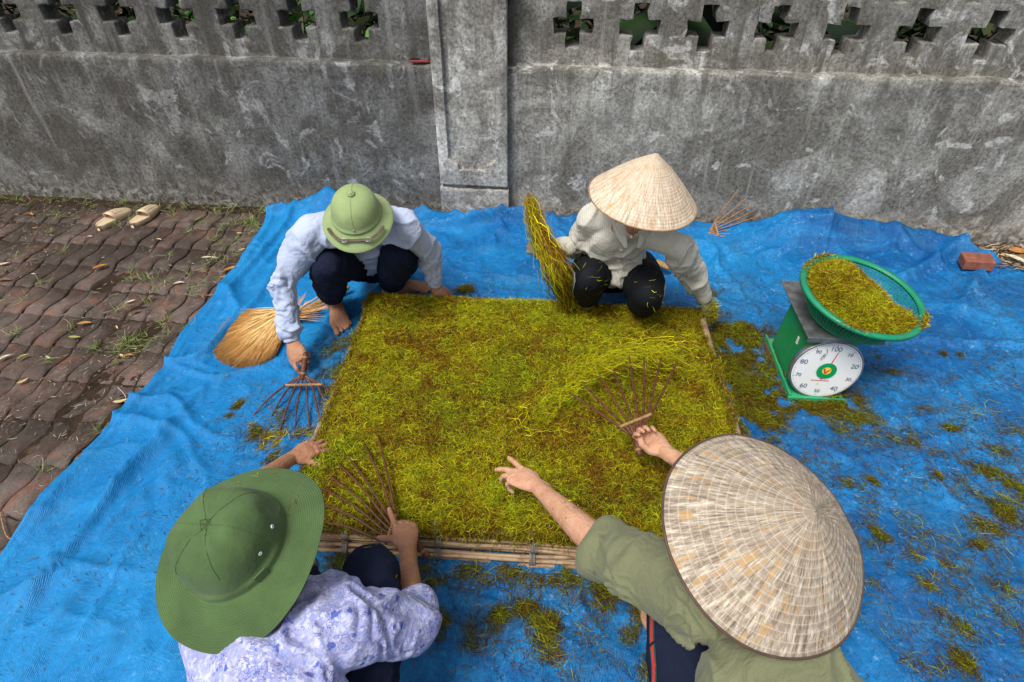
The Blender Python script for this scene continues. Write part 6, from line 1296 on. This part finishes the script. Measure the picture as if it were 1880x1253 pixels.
    nr = unit(V(.5, .2, .3)) + rng.normal(0, .4, (n, 1, 3)); A = p - nr * .0008; B = p + nr * .0008; v = np.stack([A, B], 2).reshape(-1, 3); base = ((np.arange(n) * 2 * K)[:, None] + 2 * np.arange(K - 1)[None]).ravel(); mesh_np('bundle_strands', v, np.stack([base, base + 1, base + 3, base + 2], 1), M['algae'], col=np.repeat(algae_cols(n, np.full(n, .55)) * .9, 2 * K, 0), parent=b, kind='stuff')
woman_cream()

# ============================== C: person in the floppy green hat
def person_floral():
    hc, ax = V(-.588, .700, .745), unit(V(-.14, -.22, .96)); root = person('person in a floppy green hat and lilac floral shirt raking and pointing at the algae', (-.5, .55, 0)); fwd = V(.35, .93, -.15)
    head = hc + ax * .0 + V(-.0, .0, -.02); neck = V(-.545, .575, .60); pel = V(-.47, .22, .24); chest = V(-.50, .42, .46); shR = P(625, 1155, .575); shL = P(420, 1060, .55)
    elR = P(757, 1160, .43); wrR = P(748, 1008, .265); elL = P(455, 900, .31); wrL = P(535, 843, .20)
    knR = P(680, 1050, .46); anR = V(-.42, .84, .08); hipR = pel + V(.10, .02, 0); hipL = pel + V(-.11, .02, 0); knL = P(520, 1100, .44); anL = P(560, 1085, .07)
    print('C', [round(float(np.linalg.norm(q)), 2) for q in (elR - shR, wrR - elR, elL - shL, wrL - elL, knR - hipR, anR - knR, knL - hipL, anL - knL)], shR, elR, wrR, wrL, knR, anR, anL)
    C = Soup(); head_soup(C, head, unit(fwd), ax, .93); C.tube([neck + V(.02, -.05, -.05), neck, head + V(0, -.02, -.05)], [.062, .053, .05], seg=14); C.tube([pel, (pel + chest) / 2, chest, neck], [(.14, .11), (.125, .10), (.145, .095), (.08, .07)], up=(0, 1, .6), seg=18); C.tube([shL, (shL + shR) / 2, shR], [.045, .055, .045], seg=14)
    for hp, kn, an in ((hipL, knL, anL), (hipR, knR, anR)): C.tube([hp, (hp + kn) / 2, kn], [.08, .07, .052], seg=14)
    F = Soup()
    for kn, an in ((knL, anL), (knR, anR)): F.tube([kn, kn * .6 + an * .4, an, an + V(0, 0, -.03)], [.05, .052, .034, .034], seg=14)
    foot(F, anL + V(.0, -.05, -.06), P(568, 1015, .0) - anL * [1, 1, 0], side=-1, s=.95); foot(F, anR + V(.0, -.06, -.06), V(-.15, 1, 0), side=1, s=.95)
    for s_, e_, w_ in ((shL, elL, wrL), (shR, elR, wrR)): F.tube([s_, (s_ + e_) / 2, e_], [.044, .040, .035], seg=16); F.tube([e_, e_ * .75 + w_ * .25, e_ * .45 + w_ * .55, w_ * .85 + e_ * .15, w_], [.035, .037, .031, .0255, (.0255, .020)], seg=16)
    nails = hand(F, wrR, P(741, 955, wrR[2] - .015) - wrR, V(.30, -.05, .95), -1, [(.12, .10, .05), (.95, 1.05, .7), (1.1, 1.15, .8), (1.2, 1.2, .8)], spread=(.10, .02, -.06, -.14), s=1.04, thumb=((.55, .75, -.5), (.75, .35, -.7)))
    nails += hand(F, wrL, P(596, 812, wrL[2] - .025) - wrL, V(-.1, -.30, .95), 1, [(.05, .25, .2), (.12, .35, .25), (.2, .4, .3), (.3, .45, .3)], spread=(.20, .06, -.08, -.22), s=1.04, thumb=((.60, .85, -.15), (.92, .42, -.15)))
    build_body(root, C, F, M['skin_tan'], nails); hair_cap(head, unit(fwd), ax, root, .93)
    T = Soup(); T.tube([hipL, pel, hipR], [.105, .12, .105], seg=18); T.tube([pel, pel * .5 + chest * .5], [(.145, .12), (.13, .11)], up=(0, 1, .6), seg=18)
    for hp, kn, an in ((hipL, knL, anL), (hipR, knR, anR)): T.tube([hp, hp * .5 + kn * .5, kn * .88 + hp * .12, kn], [.105, .096, .085, .066], seg=22); T.tube([kn, kn * .65 + an * .35, kn * .3 + an * .7, an + V(0, 0, .05)], [.068, .078, .070, .060], seg=22, caps='flat')
    ln = [([hipL, knL, anL], .07), ([hipR, knR, anR], .07)]; tr = garment('trousers', T, M['navy'], root, ln, [[(.4, .12, .006, .06)], [(.25, .12, .006, .06), (.7, .12, .008, .05)]], voxel=.0055, base=.005, seed=9, floor=.012)
    S = Soup(); S.tube([pel * .75 + chest * .25, pel * .35 + chest * .65, chest, chest * .45 + neck * .55, neck + V(-.0, .0, -.03)], [(.19, .14), (.20, .14), (.205, .13), (.17, .10), (.08, .07)], up=(0, 1, .6), seg=28)
    S.tube([P(392, 1170, .50), V(-.545, .515, .56), shR], [.080, .105, .080], seg=20); S.tube([V(-.54, .56, .565), P(595, 1112, .56), shR], [.075, .070, .072], seg=20); S.tube([shL - V(0, 0, .04), P(392, 1170, .50)], [.06, .075], seg=20); S.tube([shR, shR * .5 + elR * .5, elR], [.078, .078, .068], seg=20); S.tube([elR, elR * .84 + wrR * .16], [.068, .058], seg=20, caps='flat'); S.tube([shL, shL * .65 + elL * .35, shL * .35 + elL * .65], [.072, .062, .052], seg=20)
    ln = [([shL, elL, wrL], .055), ([shR, elR, wrR], .06), ([pel, chest, neck], .14)]
    sh = garment('shirt', S, M['shirt_floral'], root, ln, [[(.25, .1, .012, .05)], [(.24, .13, .018, .06), (.05, .12, .016, .07)], []], voxel=.005, base=.013, seed=31)
    d = unit(wrR - elR); cuff('rolled_cuff', elR + d * .045, d, .060, M['shirt_floral'], root, .055, True, seed=2); d = unit(elL - shL); cuff('rolled_cuff', shL * .35 + elL * .65, d, .050, M['shirt_floral'], root, .045, True, seed=1)
    S = Soup(); S.tube([neck + V(-.05, .03, .02), neck + V(-.055, -.03, .02), neck + V(0, -.065, .018), neck + V(.055, -.03, .02), neck + V(.06, .03, .01), neck + V(.075, .08, -.02)], [(.024, .004)] * 6, up=(0, -.3, 1), seg=8, sub=3); S.obj('collar', M['shirt_floral'], root)
    h = boonie(root, hc, ax, fwd); strands_on('algae_on_hat', h, P(470, 880, hc[2]), .035, 26, root, (.012, .04), .002, .6); strands_on('algae_on_hat', h, P(535, 945, hc[2]), .012, 6, root, (.012, .03), .002, .9)
    strands_on('algae_on_trousers', tr, knR, .06, 10, root, (.01, .03), .002, .1)
    # low stool
    st = empty('wooden_stool', (pel[0], pel[1] - .02, 0), label='low wooden stool under the person in the floral shirt', cat='stool'); Q = Soup(); Q.box((pel[0], pel[1] + .0, .095), (.17, .11, .010)); o = Q.obj('seat', M['wood'], st, smooth=False)
    for a in (-1, 1):
        for b in (-1, 1): Q = Soup(); Q.box((pel[0] + a * .14, pel[1] + b * .085, .045), (.012, .012, .043)); Q.obj('leg', M['wood'], st, smooth=False)
    # the algae being gathered in the left hand
    hd = tag(empty('gathered_algae', tuple(P(600, 835, .15))), 'darker clump of algae gathered under the left hand of the person in the floppy hat', 'algae', None, 'stuff'); n = 7000; c0 = P(640, 838, .165); p = c0 + rng.normal(0, 1, (n, 3)) * [.045, .036, .012]; k = rng.random(n) < .35; p[k] = P(590, 860, .155) + rng.normal(0, 1, (k.sum(), 3)) * [.03, .05, .012]; p[:, 2] = np.maximum(p[:, 2], .15)
    strands('gathered_strands', p, rng.uniform(0, 6.3, n), rng.uniform(.02, .06, n), rng.uniform(.001, .0019, n), rng.normal(0, 1.9, n), algae_cols(n, np.full(n, .35)) * [.72, .9, 1.], M['algae'], pitch=.35, parent=hd, kind='stuff')
person_floral()

# ============================== D: person in the weathered conical hat
def person_olive():
    hc, ax = V(.515, .681, .809), unit(V(.239, -.274, .932)); root = person('person in weathered conical hat and olive shirt reaching out and raising a rake', (.5, .5, 0)); fwd = V(-.35, .93, -.25)
    head = hc - ax * .015; neck = V(.575, .57, .68); pel = V(.53, .24, .24); chest = V(.545, .43, .50); shL = P(1305, 1110, .60); shR = P(1480, 1060, .60)
    elL = P(1118, 1018, .44); wrL = P(985, 893, .29); elR = P(1318, 895, .40); wrR = P(1222, 830, .355)
    knL = P(1238, 1062, .40); anL = P(1235, 1190, .08); hipL = pel + V(-.11, .0, 0); hipR = pel + V(.11, 0, 0); knR = P(1420, 1040, .42); anR = P(1400, 1090, .08)
    print('D', [round(float(np.linalg.norm(q)), 2) for q in (elL - shL, wrL - elL, elR - shR, wrR - elR, knL - hipL, anL - knL, knR - hipR, anR - knR)], shL, elL, wrL, wrR, knL, anL)
    C = Soup(); head_soup(C, head, unit(fwd), ax, .93); C.tube([neck + V(.0, -.05, -.05), neck, head - ax * .05], [.06, .05, .048], seg=14); C.tube([pel, (pel + chest) / 2, chest, neck], [(.14, .11), (.125, .10), (.145, .095), (.08, .07)], up=(0, 1, .6), seg=18); C.tube([shL, (shL + shR) / 2, shR], [.045, .055, .045], seg=14)
    for hp, kn, an in ((hipL, knL, anL), (hipR, knR, anR)): C.tube([hp, (hp + kn) / 2, kn], [.08, .07, .052], seg=14)
    F = Soup()
    for kn, an in ((knL, anL), (knR, anR)): F.tube([kn, kn * .6 + an * .4, an, an + V(0, 0, -.03)], [.05, .052, .034, .034], seg=14)
    foot(F, anL + V(.01, -.05, -.07), P(1200, 1140, .0) - anL * [1, 1, 0], side=-1, s=.95); foot(F, anR + V(.0, -.05, -.07), V(.05, 1, 0), side=1, s=.95)
    F.tube([shL, (shL + elL) / 2, elL], [.046, .044, .040], seg=18); F.tube([elL, elL * .72 + wrL * .28, elL * .40 + wrL * .60, wrL * .85 + elL * .15, wrL], [.042, .044, .036, .0285, (.027, .022)], seg=18)
    F.tube([shR, (shR + elR) / 2, elR], [.046, .042, .036], seg=18); F.tube([elR, elR * .6 + wrR * .4, wrR * .8 + elR * .2, wrR], [.037, .036, .027, (.026, .021)], seg=18)
    nails = hand(F, wrL, P(938, 868, wrL[2] - .02) - wrL, V(.25, -.25, .93), 1, [(.10, .12, .08), (.18, .22, .15), (.35, .6, .4), (.8, .9, .6)], spread=(.30, -.12, -.16, -.2), s=1.04, fat=1.05, thumb=((.85, .3, -.5), (.95, .0, -.4)))
    g = P(1172, 812, .315); nails += hand(F, wrR, P(1180, 796, .33) - wrR, V(.55, -.35, -.55), 1, [(1.0, 1.1, .6), (1.1, 1.15, .7), (1.15, 1.2, .7), (1.2, 1.2, .7)], s=.98, fat=1.04, thumb=((.75, .2, -.9), (.85, -.55, -.3)))
    build_body(root, C, F, M['skin_light'], nails); hair_cap(head, unit(fwd), ax, root, .93)
    T = Soup(); T.tube([hipL, pel, hipR], [.105, .12, .105], seg=18); T.tube([pel, pel * .5 + chest * .5], [(.145, .12), (.13, .11)], up=(0, 1, .6), seg=18)
    for hp, kn, an in ((hipL, knL, anL), (hipR, knR, anR)): T.tube([hp, hp * .5 + kn * .5, kn * .88 + hp * .12, kn], [.105, .096, .082, .064], seg=22); T.tube([kn, kn * .6 + an * .4, an + V(0, -.01, .10)], [.066, .074, .060], seg=22, caps='flat')
    ln = [([hipL, knL, anL], .07), ([hipR, knR, anR], .07)]; tr = garment('trousers', T, M['navy'], root, ln, [[(.4, .12, .006, .06)], [(.4, .12, .006, .06)]], base=.004, seed=14, floor=.012); bv = bvh_of(tr); side = unit(V(-.75, .25, .65))
    for off, wd, m_ in ((0, .012, 'red_trim'), (-.011, .007, 'green_trim'), (.011, .007, 'green_trim')): o_ = V(.5, .0, .5) * off; ribbon_on('side_stripe', bv, [hipL + V(-.07, .0, .03) + o_, (hipL + knL) / 2 + V(-.07, 0, .02) + o_, knL + V(-.04, -.02, .01) + o_, knL * .6 + anL * .4 + V(-.05, -.02, 0) + o_, anL + V(-.03, -.02, .13) + o_], wd, M[m_], root, side, .002)
    S = Soup(); S.tube([pel * .8 + chest * .2, pel * .35 + chest * .65, chest, chest * .45 + neck * .55, neck + V(.0, -.01, -.015)], [(.19, .145), (.195, .145), (.19, .135), (.16, .11), (.08, .07)], up=(0, 1, .6), seg=28)
    S.tube([shL, (shL + shR) / 2 + V(0, -.02, .01), shR], [.085, .10, .080], seg=20); S.tube([shL, shL * .5 + elL * .5, elL * .92 + shL * .08], [.095, .086, .072], seg=22, caps='flat'); S.tube([elL * .95 + shL * .05, elL * .99 + shL * .01], [.070, .066], seg=22, caps='flat'); S.tube([shR, shR * .5 + elR * .5, elR * .9 + shR * .1], [.074, .064, .055], seg=20)
    ln = [([shL, elL, wrL], .065), ([shR, elR, wrR], .06), ([pel, chest, neck], .14)]
    sh = garment('shirt', S, M['shirt_olive'], root, ln, [[(.24, .13, .018, .065), (.04, .14, .018, .085)], [(.2, .1, .010, .05)], []], voxel=.005, base=.009, seed=44)
    d = unit(wrL - elL); cuff('rolled_cuff', elL - d * .010, d, .076, M['shirt_olive'], root, .055, True, seed=3)
    S = Soup(); S.tube([neck + V(-.05, .03, .02), neck + V(-.055, -.03, .02), neck + V(0, -.065, .018), neck + V(.055, -.03, .02), neck + V(.06, .03, .01)], [(.022, .004)] * 5, up=(0, -.3, 1), seg=8, sub=3); S.obj('collar', M['shirt_olive'], root)
    conical(root, hc, ax, .2225, .160, M['hat_grey'], M['rim_dark'], .007, .6)
    bd = [q for q in bpy.data.objects if q.parent == root and q.name.startswith('body')][0]; strands_on('algae_on_arm', bd, elL * .5 + wrL * .5 + V(0, 0, .03), .05, 26, root, (.010, .028), .001, .9)
    # a veil of strands flung from the raised rake
    vb = tag(empty('flung_algae', tuple(P(1150, 660, .3))), 'pale yellow green wisp of algae draped over the tips of the raised rake', 'algae', None, 'stuff')
    path = [P(960, 800, .175), P(1000, 760, .19), P(1040, 720, .24), P(1070, 680, .30), P(1110, 655, .315), P(1160, 648, .315), P(1210, 645, .315), P(1255, 655, .30)]; pa = np.array(path); n = 620; K = 10; st = rng.uniform(-.05, .85, n); en = st + rng.uniform(.08, .28, n); t = np.linspace(0, 1, K); tt = np.clip(st[:, None] + (en - st)[:, None] * t, 0, 1) * (len(path) - 1.001); i = tt.astype(int); fr = (tt - i)[..., None]; p = pa[i] * (1 - fr) + pa[i + 1] * fr
    wid = np.interp(tt / (len(path) - 1), [0, .3, .5, .7, 1], [.9, .55, 1., 1.1, 1.1])[..., None]; p = p + rng.normal(0, 1, (n, 1, 3)) * [.018, .022, .010] * wid * 1.3 + rng.normal(0, .014, (n, K, 3)).cumsum(1) * [1, 1, .5] + .010 * np.sin(tt[..., None] * 7 + rng.uniform(0, 6, (n, 1, 3))); nr = V(0, .5, .3) + rng.normal(0, .5, (n, 1, 3)); A = p - nr * .00055; B = p + nr * .00055; v = np.stack([A, B], 2).reshape(-1, 3); base = ((np.arange(n) * 2 * K)[:, None] + 2 * np.arange(K - 1)[None]).ravel(); mesh_np('wisp_strands', v, np.stack([base, base + 1, base + 3, base + 2], 1), M['algae'], col=np.repeat(algae_cols(n, np.full(n, .10)) * 1.15, 2 * K, 0), parent=vb, kind='stuff')
person_olive()
# strands caught on the dark rake
cg = tag(empty('algae_on_rake', tuple(P(500, 790, .02))), 'strands of algae dragged by the tines of the dark rake on the tarp', 'algae', None, 'stuff'); ps = []
for (x, y, r_, n) in ((466, 780, .012, 60), (490, 800, .018, 130), (505, 815, .018, 130), (515, 800, .015, 150), (545, 798, .018, 110), (570, 795, .018, 80), (480, 820, .014, 60)): ps.append(P(x, y, .02) + rng.normal(0, 1, (n, 3)) * [r_, r_, .006])
p = np.vstack(ps); n = len(p); strands('dragged_strands', p, rng.normal(1.0, .7, n), rng.uniform(.03, .08, n), rng.uniform(.001, .0018, n), rng.normal(0, 1.2, n), algae_cols(n, np.full(n, .6)) * .85, M['algae'], pitch=.2, zlift=.012, parent=cg, kind='stuff')
